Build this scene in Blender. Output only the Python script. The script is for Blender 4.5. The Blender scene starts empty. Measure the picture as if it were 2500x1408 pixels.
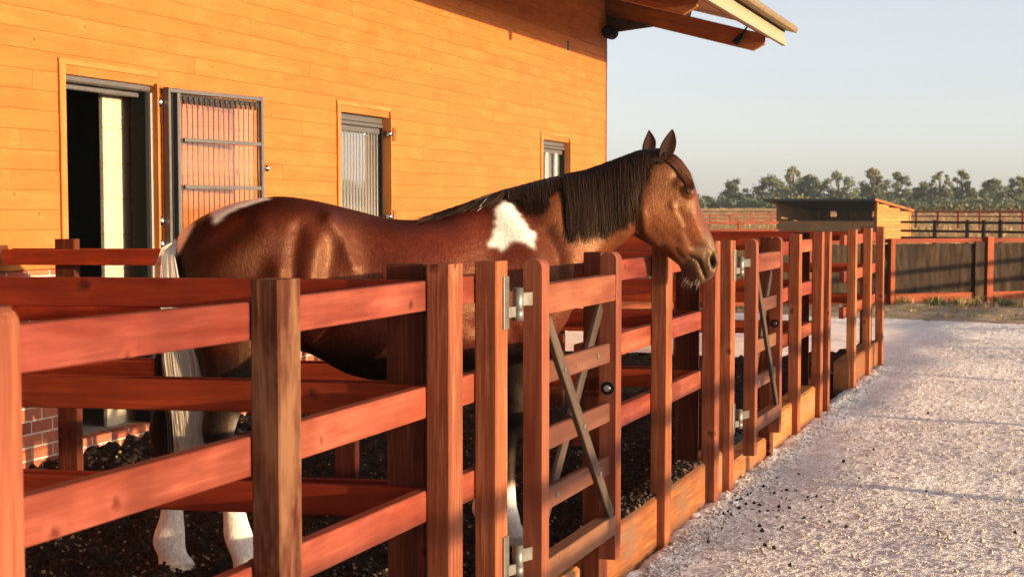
import bpy, bmesh, math, random
import numpy as np
from mathutils import Vector, Matrix, noise as mnoise
from mathutils.bvhtree import BVHTree
random.seed(7); np.random.seed(7)
sc = bpy.context.scene
col = sc.collection
rnd = random.uniform
R = math.radians

# ------------------------------------------------------------------ camera
F_, PX_, PY_, HZ_ = 4400.0, 1250.0, 833.0, 515.0
pitch = math.atan((PY_ - HZ_) / F_)
yaw = math.atan((2600 - PX_) / math.hypot(F_, PY_ - HZ_))
CAM = Vector((0, 0, 1.5))
fh = Vector((-math.sin(yaw), math.cos(yaw), 0)); rt = Vector((math.cos(yaw), math.sin(yaw), 0)); UP = Vector((0, 0, 1))
fw = fh * math.cos(pitch) - UP * math.sin(pitch); cu = UP * math.cos(pitch) + fh * math.sin(pitch)
def at(px, py, depth):
    """world point seen at that spot of the 2500x1408 photograph, that many metres away"""
    d = fw * F_ + rt * (px - PX_) - cu * (py - PY_)
    return CAM + d * (depth / F_)
def onground(px, py, z=0.0):
    d = fw * F_ + rt * (px - PX_) - cu * (py - PY_)
    return CAM + d * ((z - CAM.z) / d.z)
cd = bpy.data.cameras.new('camera'); cam = bpy.data.objects.new('camera', cd); col.objects.link(cam)
cam.matrix_world = Matrix((( rt.x, cu.x, -fw.x, CAM.x), (rt.y, cu.y, -fw.y, CAM.y), (rt.z, cu.z, -fw.z, CAM.z), (0, 0, 0, 1)))
cd.sensor_width = 36; cd.lens = F_ / 2500 * 36; cd.shift_y = (704 - PY_) / 2500 * -1
cd.clip_end = 3000; cd.clip_start = .05
cd.dof.use_dof = True; cd.dof.focus_distance = 7.9; cd.dof.aperture_fstop = 10
sc.camera = cam

# ------------------------------------------------------------------ light
SUN_EL, SUN_AZ = 5.8, 4.0           # light comes from +X, a little from -Y
trav = Vector((-math.cos(R(SUN_EL)) * math.cos(R(SUN_AZ)), math.cos(R(SUN_EL)) * math.sin(R(SUN_AZ)), -math.sin(R(SUN_EL))))
sl = bpy.data.lights.new('sun', 'SUN'); sl.energy = 5.0; sl.angle = R(.5); sl.color = (1, .71, .40)
so = bpy.data.objects.new('sun', sl); col.objects.link(so)
so.rotation_euler = trav.to_track_quat('-Z', 'Y').to_euler()
w = bpy.data.worlds.new('World'); sc.world = w; w.use_nodes = True
nt = w.node_tree; nt.nodes.clear()
sky = nt.nodes.new('ShaderNodeTexSky'); sky.sky_type = 'NISHITA'; sky.sun_disc = False
sky.sun_elevation = R(SUN_EL); sky.sun_rotation = math.atan2(-trav.x, -trav.y)
sky.air_density = .5; sky.dust_density = 1.1; sky.ozone_density = .3; sky.altitude = 0
bg = nt.nodes.new('ShaderNodeBackground'); bg.inputs[1].default_value = .15
wo = nt.nodes.new('ShaderNodeOutputWorld')
hs_ = nt.nodes.new('ShaderNodeHueSaturation'); hs_.inputs['Saturation'].default_value = .42; nt.links.new(sky.outputs[0], hs_.inputs['Color'])
wb = nt.nodes.new('ShaderNodeMixRGB'); wb.blend_type = 'MULTIPLY'; wb.inputs[0].default_value = 1; wb.inputs[2].default_value = (1.015, .985, 1.0, 1); nt.links.new(hs_.outputs[0], wb.inputs[1]); nt.links.new(wb.outputs[0], bg.inputs[0]); nt.links.new(bg.outputs[0], wo.inputs[0])
sc.view_settings.view_transform = 'Standard'; sc.view_settings.look = 'None'; sc.view_settings.gamma = 1
sc.view_settings.exposure = 1.0
sc.cycles.max_bounces = 8

# ------------------------------------------------------------------ node helpers
class NT:
    def __init__(s, name):
        s.m = bpy.data.materials.new(name); s.m.use_nodes = True; s.t = s.m.node_tree
        s.b = s.t.nodes['Principled BSDF']; s.out = s.t.nodes['Material Output']
    def n(s, typ, **kw):
        nd = s.t.nodes.new('ShaderNode' + typ)
        for k, v in kw.items():
            if k.startswith('i_'):
                key = k[2:]; key = int(key) if key.isdigit() else key.replace('_', ' ')
                if hasattr(v, 'bl_idname') or isinstance(v, bpy.types.NodeSocket): s.l(v, nd.inputs[key])
                else: nd.inputs[key].default_value = v
            else: setattr(nd, k, v)
        return nd
    def l(s, a, b): s.t.links.new(a, b)
    def set(s, key, v):
        if isinstance(v, bpy.types.NodeSocket): s.l(v, s.b.inputs[key])
        else: s.b.inputs[key].default_value = v
    def attr(s, nm): return s.n('Attribute', attribute_name=nm)
    def obj(s): return s.n('TexCoord').outputs['Object']
    def geo(s): return s.n('NewGeometry').outputs['Position']
    def mapping(s, v, scale=(1, 1, 1), rot=(0, 0, 0), loc=(0, 0, 0)):
        return s.n('Mapping', i_Vector=v, i_Scale=scale, i_Rotation=rot, i_Location=loc).outputs[0]
    def noise(s, v, scale=1., detail=4., rough=.55, dist=0., out=0):
        return s.n('TexNoise', i_Vector=v, i_Scale=scale, i_Detail=detail, i_Roughness=rough, i_Distortion=dist).outputs[out]
    def ramp(s, f, stops, interp='LINEAR'):
        r = s.n('ValToRGB'); s.l(f, r.inputs[0]); e = r.color_ramp.elements; r.color_ramp.interpolation = interp
        while len(e) < len(stops): e.new(.5)
        for k, (p, c) in enumerate(stops):
            e[k].position = p; c = (c, c, c) if isinstance(c, (int, float)) else c; e[k].color = (*c, 1)
        return r.outputs[0]
    def mix(s, f, a, b, typ='MIX'):
        m = s.n('MixRGB', blend_type=typ)
        for k, v in ((0, f), (1, a), (2, b)):
            if isinstance(v, bpy.types.NodeSocket): s.l(v, m.inputs[k])
            elif k == 0: m.inputs[0].default_value = v
            else: m.inputs[k].default_value = (*v, 1) if len(v) == 3 else v
        return m.outputs[0]
    def math(s, op, a, b=0.0, c=0.0):
        m = s.n('Math', operation=op)
        for k, v in ((0, a), (1, b), (2, c)):
            if isinstance(v, bpy.types.NodeSocket): s.l(v, m.inputs[k])
            else: m.inputs[k].default_value = v
        return m.outputs[0]
    def bump(s, h, strength=.3, dist=.01, normal=None):
        b = s.n('Bump', i_Strength=strength, i_Distance=dist, i_Height=h)
        if normal is not None: s.l(normal, b.inputs['Normal'])
        s.set('Normal', b.outputs[0]); return b.outputs[0]

def wood(name, light, dark, knot=None, rough=.6, spec=.3, grain=1.0, saw=0.0, var=.25, weather=None, knots=.05, kscale=5.0, bump=.15, blot=.5):
    m = NT(name); wc = m.attr('wc').outputs['Vector']; bv = m.attr('bv').outputs['Fac']
    big = m.noise(m.mapping(wc, (1.1, 13, 13)), 1.0, 5, .6, .6)
    fine = m.noise(m.mapping(wc, (5, 150, 150)), 1.0, 3, .6, .3)
    c = m.ramp(big, [(.34, dark), (.64, light)])
    ring = m.math('SINE', m.math('MULTIPLY', m.noise(m.mapping(wc, (.5, 9, 9)), 1.0, 2, .5, .4), 70.))
    c = m.mix(m.math('MULTIPLY', m.ramp(ring, [(.55, 0.), (1., 1.)]), .28 * grain), c, dark)
    mid = m.noise(m.mapping(wc, (3, 48, 48)), 1.0, 4, .65, .4)
    c = m.mix(m.math('MULTIPLY', m.ramp(mid, [(.42, 1.), (.6, 0.)]), .5 * grain), c, tuple(x * .7 for x in dark))
    c = m.mix(m.math('MULTIPLY', m.ramp(fine, [(.38, 0.), (.58, 1.)]), min(.75, .45 * grain)), c, dark, 'MIX')
    if knots:
        sx = m.n('SeparateXYZ'); m.l(wc, sx.inputs[0]); cx = m.n('CombineXYZ'); m.l(sx.outputs[0], cx.inputs[0]); m.l(m.math('MULTIPLY', m.math('ADD', sx.outputs[1], sx.outputs[2]), 1.25), cx.inputs[1])
        wob = m.n('VectorMath', operation='MULTIPLY_ADD'); nv = m.n('TexNoise', i_Scale=30., i_Detail=2.); m.l(wc, nv.inputs['Vector']); m.l(nv.outputs['Color'], wob.inputs[0]); wob.inputs[1].default_value = (.05, .022, 0); m.l(cx.outputs[0], wob.inputs[2])
        v = m.n('TexVoronoi', voronoi_dimensions='2D', i_Scale=kscale, i_Randomness=1.0); m.l(wob.outputs[0], v.inputs['Vector'])
        kk = m.ramp(v.outputs['Distance'], [(knots * .3, 1.), (knots * .6, .7), (knots * 1.0, .15), (knots * 1.8, 0.)])
        halo = m.ramp(v.outputs['Distance'], [(knots * 1.1, 0.), (knots * 1.5, .55), (knots * 3.2, 0.)])
        c = m.mix(m.math('MULTIPLY', halo, .35), c, tuple(min(1, x * 1.5) for x in light))
        c = m.mix(m.math('MULTIPLY', kk, .85), c, knot or tuple(x * .35 for x in dark))
    blotch = m.noise(wc, 2.3, 3, .6)
    c = m.mix(blot, c, m.ramp(blotch, [(.3, .55), (.7, 1.3)]), 'MULTIPLY')
    if weather:
        wv = m.noise(m.mapping(wc, (2, 6, 6)), 1.5, 4, .65)
        c = m.mix(m.ramp(wv, [(.45, 0.), (.62, .8)]), c, weather)
    hs = m.n('HueSaturation', i_Color=c, i_Saturation=1.0); m.l(m.math('MULTIPLY_ADD', bv, 2 * var, 1 - var), hs.inputs['Value'])
    m.l(m.math('MULTIPLY_ADD', bv, .05 * var, .5 - .025 * var), hs.inputs['Hue'])
    m.set('Base Color', hs.outputs[0]); m.set('Roughness', rough); m.set('Specular IOR Level', spec)
    h = m.math('ADD', fine, m.math('MULTIPLY', m.noise(m.mapping(wc, (1.6, 105, 105)), 1.0, 3, .6, .3), 1.6))
    if saw:
        sw = m.noise(m.mapping(wc, (90, 9, 9)), 1.0, 2, .5, .8)
        h = m.math('ADD', fine, m.math('MULTIPLY', sw, saw))
    m.bump(h, bump * grain, .004)
    return m.m

def plain(name, c, rough=.5, metal=0., spec=.5, nscale=0, namp=.2, bump=0.):
    m = NT(name)
    if nscale:
        nz = m.noise(m.obj(), nscale, 5, .6)
        m.set('Base Color', m.mix(1., c, m.ramp(nz, [(.3, 1 - namp), (.7, 1 + namp)]), 'MULTIPLY'))
        m.set('Roughness', m.math('MULTIPLY_ADD', nz, .3, rough - .15))
        if bump: m.bump(nz, bump, .01)
    else:
        m.set('Base Color', (*c, 1)); m.set('Roughness', rough)
    m.set('Metallic', metal); m.set('Specular IOR Level', spec)
    return m.m

# ------------------------------------------------------------------ object helpers
def tag(o, label=None, cat=None, group=None, kind=None):
    for k, v in (('label', label), ('category', cat), ('group', group), ('kind', kind)):
        if v: o[k] = v
    return o
def empty(name, loc, label=None, cat=None, group=None, rotz=0.):
    o = bpy.data.objects.new(name, None); o.empty_display_size = .2; col.objects.link(o)
    o.location = loc; o.rotation_euler = (0, 0, rotz); return tag(o, label, cat, group)
def link(name, me, mats, parent=None, local=False):
    o = bpy.data.objects.new(name, me); col.objects.link(o)
    for m in (mats if isinstance(mats, (list, tuple)) else [mats]):
        if not me.materials or True: me.materials.append(m)
    if parent is not None:
        o.parent = parent
        if not local:   # mesh was made in world coordinates
            me.transform(world(parent).inverted())
    return o
def world(o):
    m = Matrix.Translation(o.location) @ o.rotation_euler.to_matrix().to_4x4()
    return world(o.parent) @ m if o.parent else m
def copy_tree(o, parent=None):
    c = o.copy(); col.objects.link(c); c.parent = parent
    for ch in list(o.children): copy_tree(ch, c)
    return c

class MB:
    """collects boards, tubes and plates into ONE mesh with grain coordinates"""
    def __init__(s): s.v = []; s.f = []; s.wc = []; s.bv = []; s.mi = []; s.sm = []
    def add(s, verts, faces, wcs=None, bv=None, mi=0, smooth=False):
        o = len(s.v); bv = random.random() if bv is None else bv
        s.v += [tuple(p) for p in verts]; s.f += [tuple(i + o for i in f) for f in faces]
        s.wc += list(wcs) if wcs is not None else [tuple(p) for p in verts]
        s.bv += [bv] * len(verts); s.mi += [mi] * len(faces); s.sm += [smooth] * len(faces)
    def board(s, p0, p1, wdir, wd, th, ch=.003, mi=0, bv=None, ends=None):
        """p0->p1 centre line, wd along wdir, th across; chamfered"""
        p0 = Vector(p0); p1 = Vector(p1); ax = (p1 - p0); L = ax.length; ax.normalize()
        wd_ = Vector(wdir); wd_ = (wd_ - ax * wd_.dot(ax)).normalized(); td = ax.cross(wd_)
        a, b = wd / 2, th / 2; c = min(ch, a * .4, b * .4)
        prof = [(a - c, b), (a, b - c), (a, -b + c), (a - c, -b), (-a + c, -b), (-a, -b + c), (-a, b - c), (-a + c, b)]
        off = Vector((rnd(0, 50), rnd(0, 50), rnd(0, 50))); vs = []; ws = []
        for k, (pt, x) in enumerate(((p0, 0), (p1, L))):
            for (u, v) in prof:
                vs.append(pt + wd_ * u + td * v); ws.append((x + off.x, u + off.y, v + off.z))
        fs = [(i, (i + 1) % 8, 8 + (i + 1) % 8, 8 + i) for i in range(8)] + [tuple(range(7, -1, -1)), tuple(range(8, 16))]
        s.add(vs, fs, ws, bv, mi)
    def prism(s, outline, nrm, th, mi=0, bv=None, grain=None):
        """flat outline (world points), thickened along nrm both ways"""
        n = Vector(nrm).normalized(); o = [Vector(p) for p in outline]; k = len(o)
        vs = [p + n * th / 2 for p in o] + [p - n * th / 2 for p in o]
        off = Vector((rnd(0, 50), rnd(0, 50), rnd(0, 50)))
        g = Vector(grain).normalized() if grain else Vector((0, 0, 1)); g2 = n.cross(g)
        ws = [(p.dot(g) + off.x, p.dot(g2) + off.y, p.dot(n) + off.z) for p in vs]
        ar = sum((o[i].cross(o[(i + 1) % k])).dot(n) for i in range(k))
        idx = list(range(k)); 
        f1 = idx if ar > 0 else idx[::-1]; f2 = [i + k for i in f1[::-1]]
        sides = [(i, i + k, (i + 1) % k + k, (i + 1) % k) if ar > 0 else ((i + 1) % k, (i + 1) % k + k, i + k, i) for i in range(k)]
        s.add(vs, [tuple(f1), tuple(f2)] + sides, ws, bv, mi)
    def tube(s, pts, rad, seg=8, mi=0, bv=None, cap=True, smooth=True):
        pts = [Vector(p) for p in pts]; n = len(pts); rad = rad if isinstance(rad, (list, tuple)) else [rad] * n
        vs = []; prev = None
        for i, p in enumerate(pts):
            t = (pts[min(i + 1, n - 1)] - pts[max(i - 1, 0)]).normalized()
            a = prev if prev is not None else (Vector((0, 0, 1)) if abs(t.z) < .9 else Vector((1, 0, 0)))
            a = (a - t * a.dot(t)).normalized(); b = t.cross(a); prev = a
            for j in range(seg):
                an = 2 * math.pi * j / seg; vs.append(p + (a * math.cos(an) + b * math.sin(an)) * rad[i])
        fs = [(i * seg + j, i * seg + (j + 1) % seg, (i + 1) * seg + (j + 1) % seg, (i + 1) * seg + j) for i in range(n - 1) for j in range(seg)]
        s.add(vs, fs, None, bv, mi, smooth)
        if cap: 
            o = len(s.v) - len(vs)
            for f in (tuple(range(seg - 1, -1, -1)), tuple((n - 1) * seg + j for j in range(seg))):
                s.f.append(tuple(i + o for i in f)); s.mi.append(mi); s.sm.append(False)
    def mesh(s, name):
        me = bpy.data.meshes.new(name); me.from_pydata(s.v, [], s.f); 
        a = me.attributes.new('wc', 'FLOAT_VECTOR', 'POINT'); a.data.foreach_set('vector', np.array(s.wc, 'f').ravel())
        b = me.attributes.new('bv', 'FLOAT', 'POINT'); b.data.foreach_set('value', np.array(s.bv, 'f'))
        me.polygons.foreach_set('material_index', np.array(s.mi, 'i')); me.polygons.foreach_set('use_smooth', np.array(s.sm, '?'))
        me.update(); return me
    def build(s, name, mats, parent=None, local=False): return link(name, s.mesh(name), mats, parent, local)

def grid(name, xs, ys, zf, mat, smooth=True):
    X, Y = np.meshgrid(xs, ys); Z = zf(X, Y); n, m = X.shape
    v = np.stack([X, Y, Z], -1).reshape(-1, 3); i = np.arange(n * m).reshape(n, m)
    f = np.stack([i[:-1, :-1], i[:-1, 1:], i[1:, 1:], i[1:, :-1]], -1).reshape(-1, 4)
    me = bpy.data.meshes.new(name); me.vertices.add(len(v)); me.vertices.foreach_set('co', v.astype('f').ravel())
    me.loops.add(f.size); me.loops.foreach_set('vertex_index', f.astype('i').ravel())
    me.polygons.add(len(f)); me.polygons.foreach_set('loop_start', np.arange(0, f.size, 4).astype('i')); 
    me.polygons.foreach_set('use_smooth', np.full(len(f), smooth)); me.update(calc_edges=True); me.validate()
    return link(name, me, mat)
def vnoise(X, Y, scale, seed=0):
    """value noise on arrays"""
    rs = np.random.RandomState(seed); T = rs.rand(256, 256)
    x = X * scale + 1000; y = Y * scale + 1000; xi = np.floor(x).astype(int); yi = np.floor(y).astype(int)
    u = x - xi; v = y - yi; u = u * u * (3 - 2 * u); v = v * v * (3 - 2 * v)
    g = lambda a, b: T[(xi + a) % 256, (yi + b) % 256]
    return (g(0, 0) * (1 - u) + g(1, 0) * u) * (1 - v) + (g(0, 1) * (1 - u) + g(1, 1) * u) * v - .5
# ------------------------------------------------------------------ materials
W_post = wood('post_timber', (.47, .185, .088), (.23, .066, .026), rough=.8, spec=.12, saw=.3, grain=1.5, knots=.034, kscale=1.9, bump=.21)
W_postd = wood('shaded_post_timber', (.17, .045, .020), (.06, .014, .008), rough=.8, spec=.1, saw=.3, grain=1.2, knots=.03, kscale=1.7, bump=.09)  # darker copy of the post timber, its shade put into the colour
W_raild = wood('divider_rail_timber', (.30, .042, .014), (.15, .016, .006), rough=.65, spec=.08, grain=.8, saw=.1, knots=.034, kscale=1.8, bump=.07, blot=.8, knot=(.05, .012, .007))  # rail timber darkened and reddened, shade put into the colour
W_brace = wood('weathered_brace_timber', (.105, .072, .054), (.055, .034, .025), rough=.7, spec=.12, grain=.7, knots=.03, bump=.1)
W_gater = wood('dull_gate_rail_timber', (.20, .088, .050), (.12, .045, .026), rough=.65, spec=.12, grain=.7, knots=.05, bump=.1)
W_grey = wood('weathered_post_timber', (.23, .105, .055), (.072, .020, .012), rough=.85, spec=.05, saw=.6, grain=1.5, weather=(.20, .10, .052), knots=.03, kscale=1.7, bump=.13)
W_rail = wood('rail_timber', (.31, .086, .053), (.17, .033, .017), rough=.6, spec=.08, grain=.7, saw=.1, knots=.032, kscale=2.0, bump=.07, blot=.8, knot=(.11, .02, .01))
W_gate = wood('gate_timber', (.35, .125, .060), (.17, .042, .018), rough=.6, spec=.12, grain=.6, knots=.025, kscale=1.8, bump=.07)
W_sleep = wood('sleeper_timber', (.52, .22, .066), (.28, .10, .034), rough=.85, spec=.1, saw=.8, grain=1.6, weather=(.20, .12, .075), knots=.03, kscale=2., bump=.1)
W_clad = wood('cladding_timber', (.46, .155, .041), (.41, .126, .031), rough=.7, spec=.08, grain=.35, var=.025, knots=.028, kscale=1.9, bump=.04, blot=.28, knot=(.22, .06, .015))
W_trim = wood('trim_timber', (.56, .22, .054), (.42, .15, .034), rough=.6, spec=.25, grain=.5, var=.08, knots=.03)
W_beam = wood('beam_timber', (.30, .125, .042), (.20, .075, .025), rough=.7, spec=.1, grain=.5, var=.08, knots=.02)
M_galv = plain('galvanised_steel', (.19, .178, .155), .42, .6, nscale=40, namp=.15)
M_steel = plain('polished_steel', (.75, .72, .68), .15, 1.)
M_dark = plain('dark_steel', (.055, .05, .048), .42, .6, nscale=25, namp=.2)
M_black = plain('black_rubber', (.009, .009, .010), .7, 0, .1)

def gravel_mat():
    m = NT('gravel'); p = m.geo()
    v = m.n('TexVoronoi', i_Scale=55.); m.l(p, v.inputs['Vector'])
    v2 = m.n('TexVoronoi', i_Scale=150.); m.l(p, v2.inputs['Vector'])
    big = m.noise(p, .9, 5, .6); mid = m.noise(p, 7, 5, .65)
    c = m.ramp(v.outputs['Color'], [(.1, (.82, .765, .76)), (.5, (.88, .835, .83)), (.9, (.92, .88, .87))])
    c = m.mix(.6, c, m.ramp(big, [(.35, .86), (.65, 1.08)]), 'MULTIPLY')
    c = m.mix(.8, c, m.ramp(mid, [(.3, .82), (.7, 1.1)]), 'MULTIPLY')
    m.set('Base Color', c); m.set('Roughness', .9); m.set('Specular IOR Level', .1)
    h = m.math('ADD', m.math('MULTIPLY', v.outputs['Distance'], -1.), m.math('MULTIPLY', v2.outputs['Distance'], -.4))
    m.bump(m.math('ADD', h, m.noise(p, 130, 4, .7)), .75, .010); return m.m
def soil_mat():
    m = NT('paddock_soil'); p = m.geo()
    n1 = m.noise(p, 30, 6, .65); v = m.n('TexVoronoi', i_Scale=70.); m.l(p, v.inputs['Vector'])
    c = m.ramp(n1, [(.3, (.010, .0075, .007)), (.58, (.026, .018, .014)), (.8, (.09, .062, .040))])
    c = m.mix(.7, c, m.ramp(v.outputs['Color'], [(.2, .5), (.9, 1.7)]), 'MULTIPLY')
    m.set('Base Color', c); m.set('Roughness', .9); m.set('Specular IOR Level', .15)
    m.bump(m.math('ADD', n1, m.math('MULTIPLY', v.outputs['Distance'], -.6)), .8, .012); return m.m
M_gravel = gravel_mat(); M_soil = soil_mat()

# ------------------------------------------------------------------ ground
def gz(X, Y):
    z = vnoise(X, Y, .7, 1) * .05 + vnoise(X, Y, 2.3, 2) * .012 + vnoise(X, Y, 9, 3) * .006
    z += np.maximum(vnoise(X, Y, 22, 4), 0) ** 1.5 * .009 + np.maximum(vnoise(X, Y, 47, 5) - .05, 0) * .009 + vnoise(X, Y, 90, 6) * .0055
    z += .035 * np.exp(-((X + 1.66) / .09) ** 2) * (1 + vnoise(X, Y, 14, 8)) * np.clip((17.9 - Y) / .4, 0, 1)          # heaped against the sleepers
    return z - .012 - .024 * np.clip(X + 1.66, -2.5, 2.3)
ys = [5.6]
while ys[-1] < 25.6: ys.append(ys[-1] + .0105 * max(1, (ys[-1] / 7.5) ** 1.25))
tag(grid('gravel_yard', np.linspace(-1.74, .55, 205), np.array(ys), gz, M_gravel), kind='structure')
tag(grid('gravel_yard_beyond', np.linspace(-9.2, -1.742, 190), np.linspace(17.97, 25.6, 200), gz, M_gravel), kind='structure')
def gz2(X, Y): return -.035 - .024 * np.clip(X + 1.66, 0, 2.3) - .25 * (X < -1.7) * (Y < 17.6) - .05 * (X < -1.7) + vnoise(X, Y, .7, 1) * .03 + vnoise(X, Y, 9, 3) * .012 + np.maximum(vnoise(X, Y, 22, 4), 0) * .012
tag(grid('gravel_yard_far', np.linspace(-9, 16, 260), np.linspace(-16, 26, 420), gz2, M_gravel), kind='structure')
def bits(name, n, pick, zf, size, mats, sink=.3):
    base = [Vector(v) for v in ((1, 0, 0), (-1, 0, 0), (0, 1, 0), (0, -1, 0), (0, 0, 1), (0, 0, -1))]; fc = [(0, 2, 4), (2, 1, 4), (1, 3, 4), (3, 0, 4), (2, 0, 5), (1, 2, 5), (3, 1, 5), (0, 3, 5)]
    P_ = [pick() for _ in range(n)]; Z_ = zf(np.array([q[0] for q in P_]), np.array([q[1] for q in P_])); mb = MB()
    for (x, y), z in zip(P_, Z_):
        s = size(y); M_ = Matrix.Rotation(rnd(0, 6.28), 3, Vector((rnd(-1, 1), rnd(-1, 1), rnd(-1, 1))).normalized())
        c = Vector((x, y, z + s * (1 - sink) * .5)); mb.add([c + (M_ @ (b * s * rnd(.55, 1.1))) for b in base], fc, mi=random.randrange(len(mats)))
    return tag(mb.build(name, mats), kind='stuff')
def sz(X, Y):
    sm = lambda a, b: (lambda t: t * t * (3 - 2 * t))(np.clip((X - a) / (b - a), 0, 1))
    z = .012 + .055 * sm(-3.0, -2.3) + .09 * sm(-2.12, -1.86) + vnoise(X, Y, 1.1, 11) * .05 + vnoise(X, Y, 3.6, 12) * .04
    z += np.maximum(vnoise(X, Y, 11, 13), -.1) * .085 + np.abs(vnoise(X, Y, 24, 14)) * .06 + vnoise(X, Y, 52, 15) * .022 + vnoise(X, Y, 95, 16) * .010
    return z
ys = [3.0]
while ys[-1] < 17.95: ys.append(ys[-1] + (.016 if ys[-1] < 9 else .016 * (ys[-1] / 9) ** 1.6))
tag(grid('paddock_soil', np.linspace(-5.66, -1.84, 250), np.array(ys), sz, M_soil), kind='structure')

# ------------------------------------------------------------------ paddock fences, gates, dividers along the yard
XF, XB = -1.66, -1.73             # road side and paddock side of the posts
RAILS = ((1.258, .085), (.955, .09), (.657, .09))
PER = 4.12
def post(parent, x0, x1, y0, y1, z1, mat, z0=-.25, name='post', lean=0):
    mb = MB(); j = rnd(-.003, .003)
    mb.board(((x0 + x1) / 2 + j, (y0 + y1) / 2, z0), ((x0 + x1) / 2, (y0 + y1) / 2 + lean, z1), (0, 1, 0), y1 - y0, x1 - x0, .004)
    return mb.build(name, mat, parent)
def front_rails(parent, y0, y1, x=-1.7515, dz=0):
    for (z, h) in RAILS:
        mb = MB(); mb.board((x, y0, z + dz + rnd(-.004, .004)), (x, y1, z + dz + rnd(-.004, .004)), (0, 0, 1), h, .038, .003); mb.build('rail', W_rail, parent)

def front_fence(y, label, mid=True, hinge=True, grey=False, gy=True):
    """latch post, middle post, divider post, hinge post; y = middle post"""
    t = empty('paddock_fence', (XF, y - 1.0, 0), label, 'fence', 'front fence sections of the paddocks')
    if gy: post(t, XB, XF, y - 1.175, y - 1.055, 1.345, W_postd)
    post(t, XB, XF, y, y + .12, 1.348, W_grey if grey else W_post)
    post(t, XB, XF, y + 1.16, y + 1.28, 1.350, W_post)
    if hinge: post(t, XB, XF, y + 1.60, y + 1.72, 1.346, W_post)
    # rails run behind the posts; the two butt at the middle post
    for (z, h) in RAILS:
        for (a, b) in ((y - 1.16, y + .058), (y + .062, y + (1.70 if hinge else 1.27))):
            mb = MB(); d = rnd(-.004, .004); mb.board((-1.7515, a, z + d), (-1.7515, b, z + rnd(-.004, .004)), (0, 0, 1), h, .038, .003); mb.build('rail', W_rail, t)
    return t
front_fence(3.66, 'nearest front fence section, its middle post bare and weathered, between the two nearest gates', grey=True)
front_fence(7.745, 'front fence section under the horse\'s head, starting at the latch of the first whole gate')
front_fence(11.88, 'front fence section between the far closed gate and the open gap')
front_fence(16.46, 'last short front fence section at the far corner of the paddocks', hinge=False, gy=False)
t0 = [o for o in col.objects if o.name.startswith('paddock_fence')][-1]
post(t0, XB, XF, 15.22, 15.34, 1.347, W_post)
for (z, h) in RAILS:
    mb = MB(); mb.board((-1.7515, 15.02, z), (-1.7515, 15.5, z), (0, 0, 1), h, .038); mb.build('rail', W_rail, t0)

def gate(y0, y1, label, ph):
    """leaf hung 2 cm proud of the post faces; ph = far face of the hinge post"""
    t = empty('paddock_gate', (XF + .05, y0, 0), label, 'gate', 'five-bar gates of the paddocks')
    xo, xi = -1.578, -1.640; xm = (xo + xi) / 2
    def stile(a, b, zb, zt, nm):
        r_ = (xo - xi) / 2; mb = MB(); mid = (a + b) / 2
        pts = [(xi, mid, zb), (xo, mid, zb)]
        for k in range(0, 9):
            an = math.pi * k / 8; pts.append((xm + r_ * math.cos(an), mid, zt - r_ * .95 + r_ * .95 * math.sin(an)))
        mb.prism(pts, (0, 1, 0), b - a, grain=(0, 0, 1)); return mb.build(nm, W_gate, t)
    stile(y0, y0 + .086, .18, 1.350, 'hinge_stile'); stile(y1 - .086, y1, .203, 1.350, 'latch_stile')
    a, b = y0 + .086, y1 - .086
    def rail(z, h, x, th, name='rail'):
        mb = MB(); mb.board((x, a, z), (x, b, z), (0, 0, 1), h, th, .004); mb.build(name, W_gate if h > .08 else W_gater, t)
    rail(1.218, .097, xm + .002, .054, 'top_rail'); rail(.334, .075, xm + .002, .058, 'bottom_rail')
    for z in (.976, .755, .558): rail(z, .073, xm - .004, .024)
    for (za, zb, x) in ((1.148, .371, xm + .018), (.371, 1.148, xm - .026)):
        mb = MB(); mb.board((x, a + .015, za), (x, b - .02, zb), (0, 0, 1), .055, .018, .003); mb.build('brace', W_brace, t)
    for k, z in enumerate((.976, .755, .558)):
        for (yb, x) in ((a + (b - a) * (1.148 - z) / .777, xm + .027), (a + (b - a) * (.80, .5, .2)[k], xm + .008)):
            bl = MB(); bl.tube([(x - .002, yb, z), (x + .005, yb, z)], .009, 8); bl.build('bolt', M_galv, t)
    for z in (1.215, .40):
        h = MB(); h.board((XF + .003, ph - .03, z - .082), (XF + .003, ph - .03, z + .082), (0, 1, 0), .052, .006, .001); hp = h.build('hinge', M_galv, t)
        k = MB(); yp = ph + .035; xp = XF + .022
        k.tube([(xp, yp, z - .052), (xp, yp, z + .045)], .0175, 14); k.tube([(xp, yp, z - .058), (xp, yp, z - .02)], .0185, 14)
        k.board((XF + .004, ph - .02, z - .03), (xp, yp, z - .03), (0, 0, 1), .034, .010, .001)
        k.board((xp, yp, z + .008), (xm, y0 + .01, z + .008), (0, 0, 1), .042, .008, .001); k.build('hinge_pin', M_galv, hp)
    zl = .845
    l = MB(); l.tube([(xm, y1 - .088, zl), (xm, y1 - .084, zl)], .025, 16); l.build('latch_ring', M_black, t)
    l = MB(); l.tube([(xm, y1 - .096, zl), (xm, y1 - .082, zl)], .012, 12); l.build('latch_bolt', M_steel, t)
    l = MB(); xl = XF + .022
    l.board((xl, y1 - .01, zl + .01), (xl, y1 + .15, zl + .01), (0, 0, 1), .05, .006, .001)
    l.prism([(xl, y1 + .0, zl - .02), (xl, y1 + .02, zl - .05), (xl, y1 + .11, zl - .085), (xl, y1 + .10, zl - .055), (xl, y1 + .05, zl - .03)], (1, 0, 0), .006)
    l.tube([(xl - .005, y1 + .08, zl + .012), (xl + .01, y1 + .08, zl + .012)], .012, 8); l.build('latch_keep', M_galv, t)
    return t
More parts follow.
